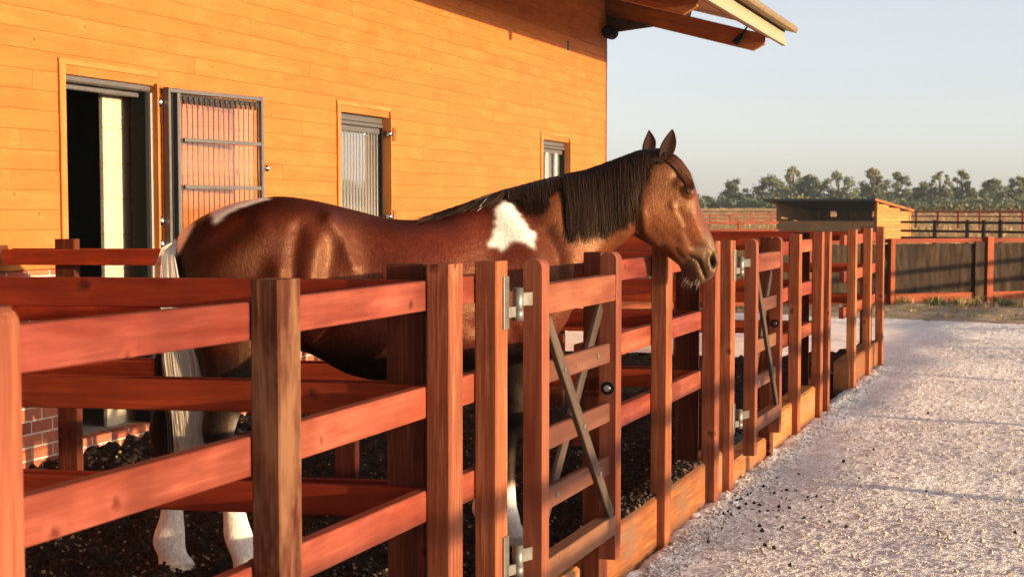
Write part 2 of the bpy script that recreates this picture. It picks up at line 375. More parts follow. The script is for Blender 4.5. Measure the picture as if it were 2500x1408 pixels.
gate(1.40, 2.495, 'nearest gate, cut off by the left edge, only its grey rounded stile showing', 1.27)
gate(5.48, 6.555, 'first whole gate with crossed braces, closed in front of the horse\'s chest', 5.38)
gate(9.63, 10.60, 'far closed gate with crossed braces beyond the horse\'s nose', 9.465)

ROT = R(5.0)
def divider(y, label, x_end=-5.55, mids=(-3.62, -5.2), ext=True):
    t = empty('divider_fence', (-1.80, y, 0), label, 'fence', 'divider fences across the paddocks')
    u = Vector((-math.cos(ROT), -math.sin(ROT), 0)); n = Vector((math.sin(ROT), -math.cos(ROT), 0)) * -1
    L = (-1.765 - x_end) / math.cos(ROT); o = Vector((-1.762, y, 0))
    for k, s in enumerate([.056] + [(-1.762 - m) / math.cos(ROT) for m in mids]):
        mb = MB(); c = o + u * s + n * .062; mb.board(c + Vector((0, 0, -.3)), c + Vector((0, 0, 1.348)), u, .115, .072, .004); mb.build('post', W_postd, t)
    for (z, h) in RAILS:
        for off in (.006, .118):
            mb = MB(); c = o + n * off; zz = z + rnd(-.004, .004)
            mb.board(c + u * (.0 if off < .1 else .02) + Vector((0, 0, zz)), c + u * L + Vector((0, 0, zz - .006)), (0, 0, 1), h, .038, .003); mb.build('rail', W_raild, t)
    return t
divider(4.87, 'nearest divider fence of doubled rails, between the camera and the horse', mids=(-3.62, -5.2))
divider(8.95, 'divider fence of doubled rails behind the horse, ending at the brick plinth')
divider(13.10, 'third divider fence, seen below the horse\'s neck and beyond the far closed gate')
divider(17.62, 'last divider fence closing the far side of the paddocks')

# timber sleepers holding the soil back
def sleeper(y0, y1, label, x=-1.765, zt=.24, zb=-.15, xw=.13):
    mb = MB(); mb.board((x, y0, (zt + zb) / 2), (x, y1, (zt + zb) / 2), (0, 0, 1), zt - zb, xw, .012)
    return tag(mb.build('timber_sleeper', W_sleep), label, 'sleeper', 'timber sleepers under the front fence')
sleeper(2.9, 5.25, 'rough timber sleeper under the nearest fence section', x=-1.815)
sleeper(5.40, 6.55, 'low timber sleeper forming the threshold under the first whole gate', zt=.155, x=-1.80)
sleeper(6.71, 8.87, 'rough sunlit sleeper below the horse\'s muzzle, soil spilling over its top')
sleeper(9.06, 9.36, 'short sleeper between the divider post and hinge post of the far gate')
sleeper(9.50, 10.68, 'low timber sleeper forming the threshold under the far closed gate', zt=.15, x=-1.745)
sleeper(10.84, 13.05, 'timber sleeper beyond the far closed gate')
sleeper(13.24, 13.70, 'short sleeper between the two posts before the open gap')
sleeper(15.2, 17.7, 'timber sleeper at the far corner of the paddocks', zt=.25)

# the fence on the other side of the yard (its rails shade the posts)
t = empty('yard_fence', (4.9, 3, 0), 'post and rail fence on the opposite side of the yard', 'fence')
for k, y in enumerate(np.arange(-1.3, 33, 3.6)): post(t, 4.94, 5.01, y, y + .12, 1.3, W_post)
for (z, h) in RAILS:
    for k in range(10):
        mb = MB(); a = -1.4 + k * 3.6; mb.board((4.9, a, z), (4.9, a + 3.59, z), (0, 0, 1), h, .038, .003); mb.build('rail', W_rail, t)

def yd(a, b):
    u = random.random(); return 1 / (u / a + (1 - u) / b)
M_st1 = plain('pale_limestone', (.52, .45, .39), .9, 0, .1, nscale=30, namp=.15); M_st2 = plain('grey_limestone', (.46, .42, .40), .9, 0, .1, nscale=30, namp=.15); M_st3 = plain('warm_limestone', (.52, .43, .33), .9, 0, .1)
bits('loose_stones', 12000, lambda: (rnd(-1.66, .35), yd(6.0, 22)), gz, lambda y: rnd(.003, .008) + (rnd(0, .012) if random.random() < .08 else 0), [M_st1, M_st2, M_st3])
bits('heaped_stones', 2200, lambda: (-1.65 + abs(random.gauss(0, .07)), yd(6.6, 17.8)), gz, lambda y: rnd(.005, .014), [M_st1, M_st2, M_st1])
M_cl1 = plain('dark_crumb', (.016, .012, .010), .9, 0, .15, nscale=40, namp=.4); M_cl2 = plain('brown_crumb', (.07, .045, .028), .9, 0, .15, nscale=40, namp=.4); M_cl3 = plain('tan_crumb', (.30, .20, .11), .9, 0, .15, nscale=40, namp=.3)
bits('soil_crumbs', 26000, lambda: (rnd(-5.5, -1.88), yd(5.4, 12)), sz, lambda y: rnd(.004, .013), [M_cl1, M_cl1, M_cl2, M_cl1, M_cl1, M_cl3, M_cl1, M_cl2], .1)
def cl():
    if random.random() < .5: return (-1.38 + random.gauss(0, .13), 9.0 + random.gauss(0, .5))
    if random.random() < .35: return (-1.60 + abs(random.gauss(0, .05)), rnd(8.0, 9.6))
    return (rnd(-1.5, .2), yd(7, 16))
bits('dark_clods', 95, cl, gz, lambda y: rnd(.006, .017), [M_cl1])
bits('spilled_soil', 1500, lambda: (rnd(-1.83, -1.71), rnd(6.75, 8.85)), lambda X, Y: X * 0 + .243, lambda y: rnd(.005, .014), [M_cl1, M_cl2, M_cl1, M_cl3], .2)
mb = MB()
for k in range(26):
    x, y = rnd(-1.4, .1), yd(7.2, 13); a = rnd(0, 3.1); d = Vector((math.cos(a), math.sin(a), 0)) * rnd(.008, .022); c = Vector((x, y, float(gz(np.array([x]), np.array([y]))[0]) + .004)); n_ = Vector((-d.y, d.x, 0)) * .4
    mb.add([c - d, c - n_ + Vector((0, 0, .004)), c + d + Vector((0, 0, .003)), c + n_], [(0, 1, 2, 3)])
tag(mb.build('dead_leaves', plain('dead_leaf', (.30, .11, .04), .8)), kind='stuff')
# ------------------------------------------------------------------ barn
XW = -5.62
def brick_mat():
    m = NT('red_brick'); p = m.geo()
    sx = m.n('SeparateXYZ'); m.l(p, sx.inputs[0]); cx = m.n('CombineXYZ'); 
    m.l(m.math('ADD', sx.outputs[1], sx.outputs[0]), cx.inputs[0]); m.l(sx.outputs[2], cx.inputs[1])
    b = m.n('TexBrick'); b.offset = .5; m.l(cx.outputs[0], b.inputs['Vector'])
    for k, v in (('Scale', 1.), ('Mortar Size', .0055), ('Mortar Smooth', .1), ('Bias', 0.), ('Brick Width', .225), ('Row Height', .075)): b.inputs[k].default_value = v
    b.inputs['Color1'].default_value = (.50, .155, .075, 1); b.inputs['Color2'].default_value = (.26, .065, .045, 1); b.inputs['Mortar'].default_value = (.58, .48, .40, 1)
    nz = m.noise(p, 22, 5, .65)
    m.set('Base Color', m.mix(.7, b.outputs['Color'], m.ramp(nz, [(.3, .75), (.7, 1.25)]), 'MULTIPLY')); m.set('Roughness', .85); m.set('Specular IOR Level', .15)
    m.bump(m.math('ADD', m.math('MULTIPLY', b.outputs['Fac'], -1.), m.math('MULTIPLY', nz, .4)), .5, .008); return m.m
def block_mat():
    m = NT('concrete_block'); p = m.geo(); sx = m.n('SeparateXYZ'); m.l(p, sx.inputs[0]); cx = m.n('CombineXYZ')
    m.l(m.math('ADD', sx.outputs[1], sx.outputs[0]), cx.inputs[0]); m.l(sx.outputs[2], cx.inputs[1])
    b = m.n('TexBrick'); m.l(cx.outputs[0], b.inputs['Vector'])
    for k, v in (('Scale', 1.), ('Mortar Size', .006), ('Mortar Smooth', .3), ('Brick Width', .45), ('Row Height', .225)): b.inputs[k].default_value = v
    b.inputs['Color1'].default_value = (.52, .44, .30, 1); b.inputs['Color2'].default_value = (.47, .40, .28, 1); b.inputs['Mortar'].default_value = (.40, .34, .25, 1)
    nz = m.noise(p, 35, 6, .7)
    m.set('Base Color', m.mix(.6, b.outputs['Color'], m.ramp(nz, [(.3, .8), (.7, 1.15)]), 'MULTIPLY')); m.set('Roughness', .9)
    m.bump(m.math('ADD', m.math('MULTIPLY', b.outputs['Fac'], -.8), nz), .6, .01); return m.m
def glass_mat():
    m = NT('window_glass'); m.set('Base Color', (.62, .62, .64, 1)); m.set('Metallic', .9); m.set('Roughness', .03)
    return m.m
M_brick = brick_mat(); M_block = block_mat(); M_glass = glass_mat()
M_bar = plain('pale_painted_steel', (.34, .31, .27), .4, .3)
M_frame = plain('grey_painted_steel', (.13, .118, .11), .42, .4, nscale=15, namp=.1)
M_bronze = plain('bronze_painted_steel', (.17, .13, .09), .4, .4, nscale=15, namp=.15)
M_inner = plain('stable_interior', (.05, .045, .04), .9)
M_floor = plain('stable_floor', (.35, .30, .24), .85, nscale=8, namp=.3, bump=.3)
M_soffit = plain('plywood_soffit', (.36, .20, .09), .7, nscale=6, namp=.15)
M_sheet = plain('corrugated_sheet', (.36, .27, .15), .55, .1, nscale=12, namp=.15)
M_fascia = plain('cream_fascia', (.32, .255, .15), .5, nscale=9, namp=.08)

barn = empty('stable_barn', (XW, 14, 0), 'long stable barn clad in orange timber above a brick plinth, with a wide overhanging roof', 'barn')
DOORS = [(9.397, 10.49), (13.60, 14.705), (19.51, 20.645)]
ZB, ZD, YA, YE = 1.165, 2.315, 1.0, 22.44
wall = MB(); pitchz = .1136; z = ZB
while z < 4.36:
    top = min(z + pitchz, 4.36); segs = [(YA, YE)]
    if z < ZD - .02:
        segs = []; a = YA
        for d0, d1 in DOORS: segs.append((a, d0 - .002)); a = d1 + .002
        segs.append((a, YE))
        top = min(top, ZD) if z + pitchz > ZD and z + pitchz - ZD < .05 else top
    for a, b in segs:
        y = a - rnd(0, 2.5)
        while y < b:
            L = rnd(1.3, 4.2); y0, y1 = max(y, a), min(y + L, b); y += L
            if y1 - y0 < .02: continue
            wall.board((XW - .011 + rnd(-.0012, .0012), y0 + .0006, (z + top) / 2), (XW - .011 + rnd(-.0012, .0012), y1 - .0006, (z + top) / 2), (0, 0, 1), top - z - .0008, .022, .0022)
    z += pitchz
wall.build('timber_cladding', W_clad, barn)
mb = MB()
for (z0, z1, seg) in ((-.3, .13, [(YA, YE)]), (.13, ZB - .004, [(YA, DOORS[0][0]), (DOORS[0][1], DOORS[1][0]), (DOORS[1][1], DOORS[2][0]), (DOORS[2][1], YE)])):
    for a, b in seg: mb.board((XW - .07, a, (z0 + z1) / 2), (XW - .07, b, (z0 + z1) / 2), (0, 0, 1), z1 - z0, .10, .004)
mb.build('brick_plinth', M_brick, barn)
# blockwork inner leaf, floor, dark room behind
mb = MB()
for a, b in ((YA, 9.28), (10.21, 13.45), (14.85, 19.4), (20.75, YE)):
    mb.board((-5.845, (a + b) / 2, .0), (-5.845, (a + b) / 2, 4.3), (0, 1, 0), b - a, .03, .004)
mb.build('block_wall', M_block, barn)
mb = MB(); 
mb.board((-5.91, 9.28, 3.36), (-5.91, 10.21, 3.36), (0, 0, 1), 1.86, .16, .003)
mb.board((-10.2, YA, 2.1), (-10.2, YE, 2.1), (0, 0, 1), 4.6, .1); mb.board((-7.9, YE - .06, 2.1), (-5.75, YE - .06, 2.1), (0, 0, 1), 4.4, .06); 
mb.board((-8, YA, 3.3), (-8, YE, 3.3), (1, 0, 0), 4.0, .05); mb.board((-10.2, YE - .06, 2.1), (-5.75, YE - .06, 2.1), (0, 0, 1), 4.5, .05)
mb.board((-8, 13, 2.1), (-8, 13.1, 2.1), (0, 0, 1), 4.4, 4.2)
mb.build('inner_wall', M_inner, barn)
mb = MB(); mb.board((-7.95, YA, .10), (-7.95, YE, .10), (1, 0, 0), 4.55, .05); mb.build('stable_floor', M_floor, barn)
mb = MB(); mb.board((-7.95, YE + .002, 2.2), (-7.95, YE + .03, 2.2), (0, 0, 1), 4.3, 4.68); mb.build('end_wall', W_beam, barn)

# roof: 14.7 degrees, rafters every 4.15 m, soffit, corrugated sheets, fascia
SL = .2626
def rz(x, d=0): return 3.444 + (-3.6 - x) * SL + d      # underside of a rafter at x
dirr = Vector((1, 0, -SL)).normalized(); nrm = Vector((SL, 0, 1)).normalized()
for y in (22.46, 18.17, 14.0, 9.85, 5.7):
    mb = MB(); hw = .055
    prof = [(-3.74, rz(-3.74)), (-3.60, rz(-3.6) + .115), (-3.60, rz(-3.6) + .235), (-10.4, rz(-10.4) + .235), (-10.4, rz(-10.4))]
    mb.prism([(x, y, zz) for x, zz in prof], (0, 1, 0), .11, grain=dirr); mb.build('rafter', W_beam, barn)
    mb = MB(); mb.prism([(XW + .02, y - .06, 3.74), (XW + .02, y - .06, rz(XW) - .004), (XW + .62, y - .06, rz(XW + .62) - .004)], (0, 1, 0), .05); mb.build('gusset', M_dark, barn)
for k, x in enumerate((-3.66, -4.7, -5.56)):
    mb = MB(); zc = rz(x) + .235 + .06; mb.board((x, YA - .6, zc), (x, 23.16, zc), nrm, .118, .06); mb.build('purlin', W_beam, barn)
mb = MB(); x0, x1 = -3.50, -10.4
mb.prism([(x0, 12, rz(x0) + .36), (x0, 12, rz(x0) + .385), (x1, 12, rz(x1) + .385), (x1, 12, rz(x1) + .36)], (0, 1, 0), 22.36); o = mb.build('soffit', M_soffit, barn)
mb = MB()
mb.board((-3.472, .8, 3.64), (-3.472, 23.2, 3.64), (0, 0, 1), .085, .05, .004); mb.board((-3.485, .8, 3.725), (-3.485, 23.2, 3.725), (0, 0, 1), .083, .03, .003)
mb.build('fascia', M_fascia, barn)
for nm, xo, dz, dx in (('roof_sheet', -3.31, .432, 7.1), ('closure_strip', -3.462, .405, .05)):
    n = int(22.5 / .10) * 6; vs = []; fs = []
    for i in range(n + 1):
        y = .8 + i * .10 / 6; h = .026 * math.sin(2 * math.pi * i / 6 + .6)
        for x in (xo, xo - dx): vs.append(Vector((x, y, rz(x) + dz + .008)) + nrm * h)
    for i in range(n): fs.append((2 * i, 2 * i + 1, 2 * i + 3, 2 * i + 2))
    mb = MB(); off = len(vs); vs2 = [v - nrm * (.024 if nm == 'roof_sheet' else .02) for v in vs]
    fs2 = [tuple(i + off for i in f[::-1]) for f in fs] + [(2 * i, 2 * i + 2, 2 * i + 2 + off, 2 * i + off) for i in range(n)]
    mb.add(vs + vs2, fs + fs2); mb.build(nm, M_sheet if nm == 'roof_sheet' else M_dark, barn)
# trims round the openings
for (d0, d1) in DOORS:
    mb = MB(); x = XW + .009; 
    mb.board((x, d0 - .034, ZB), (x, d0 - .034, ZD + .04), (0, 1, 0), .064, .018, .003)
    mb.board((x - .06, d1 + .0 + .008, .14), (x - .06, d1 + .008, ZD), (0, 1, 0), .018, .16, .002)
    mb.board((x - .004, d0 - .066, ZD + .058), (x - .004, d1 + .03, ZD + .058), (0, 0, 1), .034, .014, .002)
    if d0 > 12: mb.board((x, d1 + .03, ZB), (x, d1 + .03, ZD + .05), (0, 1, 0), .026, .02, .003)
    mb.build('door_trim', W_trim, barn)

# first doorway: dark steel frame, the grille leaf stands open
d0, d1 = DOORS[0]
fr = MB()
fr.board((XW - .06, d0, ZD - .028), (XW - .06, d1, ZD - .028), (0, 0, 1), .05, .07, .012); fr.board((XW - .10, d0, ZD - .075), (XW - .10, d1, ZD - .075), (0, 0, 1), .03, .04, .006)
frame = fr.build('door_frame', M_frame, barn)
fr = MB(); fr.board((XW - .085, d1 - .028, .14), (XW - .085, d1 - .028, ZD - .06), (1, 0, 0), .11, .05, .004); fr.build('jamb', M_black, frame)
fr = MB(); fr.board((XW - .02, d1 - .012, .14), (XW - .02, d1 - .012, ZD - .06), (1, 0, 0), .022, .02, .003); fr.build('jamb_edge', M_bar, frame)
mb = MB()
for zz in (2.198, 1.434, 1.285):
    mb.tube([(XW + .02, d1 + .035, zz - .035), (XW + .02, d1 + .035, zz - .02), (XW + .02, d1 + .035, zz), (XW + .02, d1 + .035, zz + .02), (XW + .02, d1 + .035, zz + .035)], [.008, .019, .024, .019, .008], 14)
    mb.tube([(XW + .02, d1 + .02, zz), (XW + .02, d1 + .085, zz)], .012, 10)
mb.build('door_hinge', M_steel, barn)
mb = MB(); mb.board((XW + .004, d1 + .035, .14), (XW + .004, d1 + .035, ZD - .02), (0, 1, 0), .05, .012, .002); mb.build('hinge_board', W_beam, barn)
# leaf in its own frame of axes: u along the leaf, n towards the yard
hp = Vector((XW + .045, d1 + .075, 0)); u = (Vector((-5.405, 11.66, 0)) - hp); LW = u.length; u.normalize(); n = Vector((u.y, -u.x, 0))
def P(a, z, off=0): return hp + u * a + n * off + Vector((0, 0, z))
leaf = empty('grille_door', (0, 0, 0)); leaf.parent = barn; leaf.location = Vector(hp) - barn.location
z0, z1 = 1.275, 2.297
mb = MB()
for (a, b, wd) in (((.016, z0), (.016, z1), .024), ((.115, z0), (.115, z1), .032), ((LW - .02, z0), (LW - .02, z1), .03)): mb.board(P(*a), P(*b), u, wd, .045, .003)
for zz in (z0 + .02, z1 - .018): mb.board(P(0, zz, .002), P(LW - .04, zz, .002), (0, 0, 1), .028, .046, .003)
mb.build('leaf_frame', M_frame, leaf)
mb = MB(); mb.board(P(.062, z0, -.012), P(.062, z1, -.012), u, .06, .01); mb.build('leaf_panel', M_black, leaf)
mb = MB()
for k in range(16): a = .165 + (LW - .215) * k / 15; mb.tube([P(a, z0 + .03, .004), P(a, z1 - .03, .004)], .0036, 8)
for k in range(15):
    a = .165 + (LW - .215) * (k + .5) / 15
    for zz, r_ in ((z1 - .062, .017), (z1 - .088, .010), (z0 + .065, .015)): mb.tube([P(a, zz, -.004), P(a, zz, .010)], r_, 7, mi=1)
mb.board(P(.14, z1 - .052, -.01), P(LW - .04, z1 - .052, -.01), (0, 0, 1), .03, .008, .001, mi=1)
mb.build('grille_bars', [M_bronze, M_dark], leaf)
mb = MB()
for zz in (1.658, 1.965): mb.board(P(.17, zz, .018), P(LW - .045, zz, .018), (0, 0, 1), .026, .012, .002)
for zz in (1.658, 1.965): mb.board(P(.14, zz, -.006), P(.2, zz, -.006), (0, 0, 1), .02, .01, .002)
mb.build('crossbar', M_frame, leaf)
mb = MB(); mb.tube([P(LW, 1.80, .01), P(LW + .02, 1.80, .01), P(LW + .024, 1.80, .01), P(LW + .045, 1.80, .01), P(LW + .05, 1.8, .01)], [.007, .007, .026, .024, .006], 14); mb.tube([P(LW - .002, 1.71, .01), P(LW + .014, 1.71, .01)], .008, 8); mb.build('knob', M_steel, leaf)
mp = NT('thin_glass'); tr_ = mp.n('BsdfTransparent'); gl_ = mp.n('BsdfGlossy', i_Roughness=.05); gl_.inputs['Color'].default_value = (.85, .82, .85, 1); mx_ = mp.n('MixShader'); mx_.inputs[0].default_value = .16
mp.l(tr_.outputs[0], mx_.inputs[1]); mp.l(gl_.outputs[0], mx_.inputs[2]); mp.l(mx_.outputs[0], mp.out.inputs[0])
mb = MB(); mb.add([P(.135, z0 + .03, -.016), P(LW - .035, z0 + .03, -.016), P(LW - .035, z1 - .03, -.016), P(.135, z1 - .03, -.016)], [(0, 1, 2, 3)]); mb.build('pane', mp.m, leaf)
low = MB(); 
low.board(P(LW / 2, .17, -.0), P(LW / 2, 1.24, -.0), u, LW, .045, .004); low.build('lower_door', M_bronze, barn)

# second doorway: closed glazed leaf behind pale bars
def glazed(d0, d1, nbar, big):
    g = empty('glazed_door', Vector((XW, d0, 0)) - barn.location); g.parent = barn
    x = XW - .085
    mb = MB(); mb.board((x - .01, d0, .7), (x - .01, d1, .7), (0, 0, 1), 1.1, .02); mb.build('lower_panel', M_frame, g)
    mb = MB(); mb.board((x - .012, (d0 + d1) / 2, 1.2), (x - .012, (d0 + d1) / 2, ZD - .16), (0, 1, 0), d1 - d0, .008, .001); mb.build('pane', M_glass, g)
    mb = MB()
    mb.board((x, d0, ZD - .035), (x, d1, ZD - .035), (0, 0, 1), .066, .05, .006); mb.board((x + .02, d0 + .01, ZD - .088), (x + .02, d1 - .03, ZD - .088), (0, 0, 1), .032, .05, .006); mb.board((x + .012, d0 + .01, ZD - .132), (x + .012, d1 - .05, ZD - .132), (0, 0, 1), .05, .03, .006)
    mb.board((x + .01, d0 + .012, .2), (x + .01, d0 + .012, ZD - .15), (0, 1, 0), .022, .03); mb.build('leaf_frame', M_frame, g)
    mb = MB(); mb.board((x + .02, d1 - .05, .2), (x + .02, d1 - .05, ZD - .1), (0, 1, 0), .025, .06); mb.build('jamb', M_black, g)
    mb = MB()
    if big: 
        for f, wd in ((.36, .11), (.70, .10)): mb.board((x + .02, d0 + (d1 - d0) * f, .25), (x + .02, d0 + (d1 - d0) * f, ZD - .15), (0, 1, 0), wd, .035, .008)
    else:
        for k in range(nbar): yy = d0 + .06 + (d1 - d0 - .16) * k / (nbar - 1); mb.tube([(x + .018, yy, .25), (x + .018, yy, ZD - .15)], .0062, 8)
    mb.build('grille_bars', M_bar, g)
    if not big:
        mb = MB()
        for zz in (2.165, 1.45): mb.tube([(XW + .01, d1 - .01, zz - .03), (XW + .01, d1 - .01, zz - .015), (XW + .01, d1 - .01, zz + .015), (XW + .01, d1 - .01, zz + .03)], [.01, .028, .028, .01], 14)
        mb.tube([(x + .05, d0 + .05, 1.78), (x + .054, d0 + .05, 1.78), (x + .075, d0 + .05, 1.78)], [.008, .03, .022], 12); mb.build('knob', M_steel, g)
        mb = MB()
        for zz in (2.165, 1.45): mb.board((XW + .014, d1 + .045, zz), (XW + .014, d1 + .125, zz), (0, 0, 1), .115, .028, .003)
        mb.build('hinge_block', W_beam, g)
    return g
glazed(*DOORS[1], 15, False); glazed(*DOORS[2], 3, True)
mb = MB(); mb.board((XW + .006, 20.62, 3.38), (XW + .006, 20.62, 3.49), (0, 1, 0), .07, .012, .002); mb.build('vent', M_dark, barn)

# lamps under the eaves
lp = empty('wall_lamp', (XW + .12, 22.3, 3.72), 'round black lamp fixed at the top corner of the timber wall', 'lamp')
mb = MB(); mb.tube([(XW + .005, 22.3, 3.74), (XW + .14, 22.3, 3.74)], .03, 10); mb.tube([(XW + .10, 22.12, 3.74), (XW + .10, 22.16, 3.74), (XW + .10, 22.36, 3.74), (XW + .10, 22.42, 3.74)], [.05, .085, .085, .06], 16); mb.build('housing', M_black, lp)
lp = empty('hanging_lamp', (-3.95, 22.36, 3.62), 'small black spotlight hanging from the roof edge on a short wire', 'lamp')
mb = MB(); mb.tube([(-3.78, 22.36, 3.80), (-3.88, 22.36, 3.66)], .012, 8); mb.build('wire', M_black, lp); mb = MB(); mb.tube([(-3.87, 22.36, 3.68), (-3.96, 22.36, 3.57)], [.025, .045], 10); mb.build('lamp_head', M_black, lp)
# ------------------------------------------------------------------ far ground: verge and dry field rising gently
def field_mat():
    m = NT('dry_grass_field'); p = m.geo()
    n1 = m.noise(p, .05, 5, .6); n2 = m.noise(p, .9, 5, .65); n3 = m.noise(m.mapping(p, (6, 6, 2)), 3., 4, .7)
    c = m.ramp(n2, [(.3, (.52, .28, .11)), (.55, (.66, .38, .16)), (.75, (.72, .46, .22))])
    c = m.mix(m.ramp(n1, [(.45, 0.), (.62, .5)]), c, (.38, .28, .11)); c = m.mix(.5, c, m.ramp(n3, [(.3, .7), (.7, 1.25)]), 'MULTIPLY')
    m.set('Base Color', c); m.set('Roughness', .95); m.set('Specular IOR Level', .05); m.bump(m.math('ADD', n2, n3), 1., .25); return m.m
def verge_mat():
    m = NT('bare_verge'); p = m.geo(); n1 = m.noise(p, 1.2, 5, .65); n2 = m.noise(p, 14, 5, .7)
    c = m.ramp(n1, [(.38, (.33, .22, .15)), (.52, (.40, .29, .20)), (.62, (.20, .19, .07)), (.75, (.26, .23, .08))])
    c = m.mix(.6, c, m.ramp(n2, [(.3, .7), (.7, 1.25)]), 'MULTIPLY'); m.set('Base Color', c); m.set('Roughness', .95); m.bump(n2, 1., .03); return m.m
def fz(X, Y):
    D = np.hypot(X, Y); t = np.clip((D - 60) / 260, 0, 1)
    return -.06 - .10 * np.clip((D - 30) / 30, 0, 1) + 2.35 * t + vnoise(X, Y, .15, 21) * .08
xs = np.concatenate([np.linspace(-1500, -220, 14), np.linspace(-200, 200, 90), np.linspace(220, 1500, 14)])
ysf = np.concatenate([np.linspace(-300, 20, 20), np.linspace(24, 90, 90), np.linspace(95, 420, 60), np.linspace(450, 1600, 12)])
def fzz(X, Y): return fz(X, Y) - .35 * ((Y < 26) & (np.abs(X) < 40))
tag(grid('dry_field', xs, ysf, fzz, field_mat()), kind='structure')
def vz(X, Y): return .0 + vnoise(X, Y, 1.3, 22) * .06 + vnoise(X, Y, 6, 23) * .03 - .12 * np.clip((Y - 33) / 5, 0, 1) - .05 * (Y < 25.3)
tag(grid('grass_verge', np.linspace(-12, 6, 150), np.linspace(25.0, 38, 110), vz, verge_mat()), kind='structure')

# grass and weeds along the verge
def blades(name, spots, mats, kind='stuff', label=None, cat=None):
    mb = MB()
    for (p, h, nb, spread, mi) in spots:
        for k in range(nb):
            a = rnd(0, 6.28); r_ = spread * math.sqrt(random.random()); b = Vector(p) + Vector((math.cos(a) * r_, math.sin(a) * r_, 0)); hh = h * rnd(.5, 1.1)
            lean = Vector((rnd(-.5, .5), rnd(-.5, .5), 0)) * hh; wv = Vector((math.cos(a + 1.5), math.sin(a + 1.5), 0)) * h * rnd(.03, .07)
            mb.add([b - wv, b + wv, b + lean * .4 + Vector((0, 0, hh * .6)) + wv * .7, b + lean + Vector((0, 0, hh)), b + lean * .4 + Vector((0, 0, hh * .6)) - wv * .7], [(0, 1, 2, 4), (4, 2, 3)], mi=mi)
    return tag(mb.build(name, mats), label, cat, kind=kind)
M_gr = plain('green_grass', (.10, .12, .03), .9); M_st = plain('straw_grass', (.50, .34, .16), .9)
sp = []
for k in range(420):
    x = rnd(-9, .6); y = rnd(25.6, 30.5) if random.random() < .6 else rnd(29.2, 30.6)
    sp.append(((x, y, .0), rnd(.03, .09) if y < 29 else rnd(.06, .18), 16, rnd(.05, .25), 1 if random.random() < .45 else 0))
blades('grass_tufts', sp, [M_gr, M_st], label=None, cat=None)
sp = []
for k in range(3600):
    px = rnd(1400, 2500); d = rnd(60, 300) ** 1.0; g = at(px, 520, d); zz = float(fz(np.array([g.x]), np.array([g.y]))[0])
    sp.append(((g.x, g.y, zz), rnd(.14, .34), 6, rnd(.3, 1.4), 1 if random.random() < .85 else 0))
blades('tall_dry_grass', sp, [M_gr, M_st])

# windbreak fence with brown netting
def net_mat():
    m = NT('brown_windbreak_netting'); p = m.geo(); n1 = m.noise(m.mapping(p, (3.2, 3.2, .7)), 1., 5, .6, .8); n2 = m.noise(p, 60, 2)
    m.set('Base Color', m.mix(.5, m.ramp(n1, [(.3, (.016, .012, .0095)), (.6, (.050, .033, .023)), (.78, (.13, .075, .045))]), m.ramp(n2, [(.3, .8), (.7, 1.15)]), 'MULTIPLY'))
    m.set('Roughness', .85); m.set('Specular IOR Level', .08); m.bump(n1, .8, .06); return m.m
M_net = net_mat()
W_far = wood('far_fence_timber', (.30, .065, .024), (.18, .036, .015), rough=.7, spec=.15, grain=.4, knots=0)
W_fard = plain('shaded_fence_timber', (.030, .018, .016), .85, 0, .1)  # far fence timber darkened, shade put into the colour
A = onground(1740, 754); B = onground(2560, 733); A.z = B.z = 0
wbf = empty('windbreak_fence', (A + B) / 2, 'low rail fence hung with brown windbreak netting beyond the gravel', 'fence')
dv = (B - A); LL = dv.length; dv.normalize(); nv = Vector((dv.y, -dv.x, 0))
def on(px):      # spot on that fence line
    d = fw * F_ + rt * (px - PX_); k = (A.x * dv.y - A.y * dv.x) / (d.x * dv.y - d.y * dv.x); return Vector((d.x * k, d.y * k, 0))
SA = on(1430)
for px, wv in ((1500, .11), (1720, .11), (1965, .10), (2169, .085), (2406, .125), (2640, .12)):
    q = on(px) + nv * .05; mb = MB(); mb.board(q + Vector((0, 0, -.2)), q + Vector((0, 0, 1.08 if px != 2169 else 1.06)), dv, wv, .09); mb.build('post', W_far, wbf)
for z_, h_ in ((1.02, .07), (.10, .14)):
    mb = MB(); mb.board(SA + Vector((0, 0, z_)), B + Vector((0, 0, z_)), (0, 0, 1), h_, .035); mb.build('rail', W_far, wbf)
nn = 420; vs = []
for i in range(nn + 1):
    for j in range(9):
        s = i / nn; q = SA.lerp(B, s) - nv * .025; zz = .17 + .80 * j / 8
        amp = .02 * math.sin(s * 31 + j * .2) + .075 * abs(mnoise.noise(Vector((s * 22 + j * .45, j * .12, 0)))) + .022 * mnoise.noise(Vector((s * 110, j * .35, 3)))
        vs.append(q + nv * amp + Vector((0, 0, zz)))
fs = [(i * 9 + j, (i + 1) * 9 + j, (i + 1) * 9 + j + 1, i * 9 + j + 1) for i in range(nn) for j in range(8)]
mb = MB(); mb.add(vs, fs, smooth=True); mb.build('netting', M_net, wbf)
q = on(2384) + nv * .03; mb = MB(); mb.board(q + Vector((0, 0, .0)), q + Vector((0, 0, 1.0)), dv, .19, .05); mb.build('dark_cover_board', M_net, wbf)

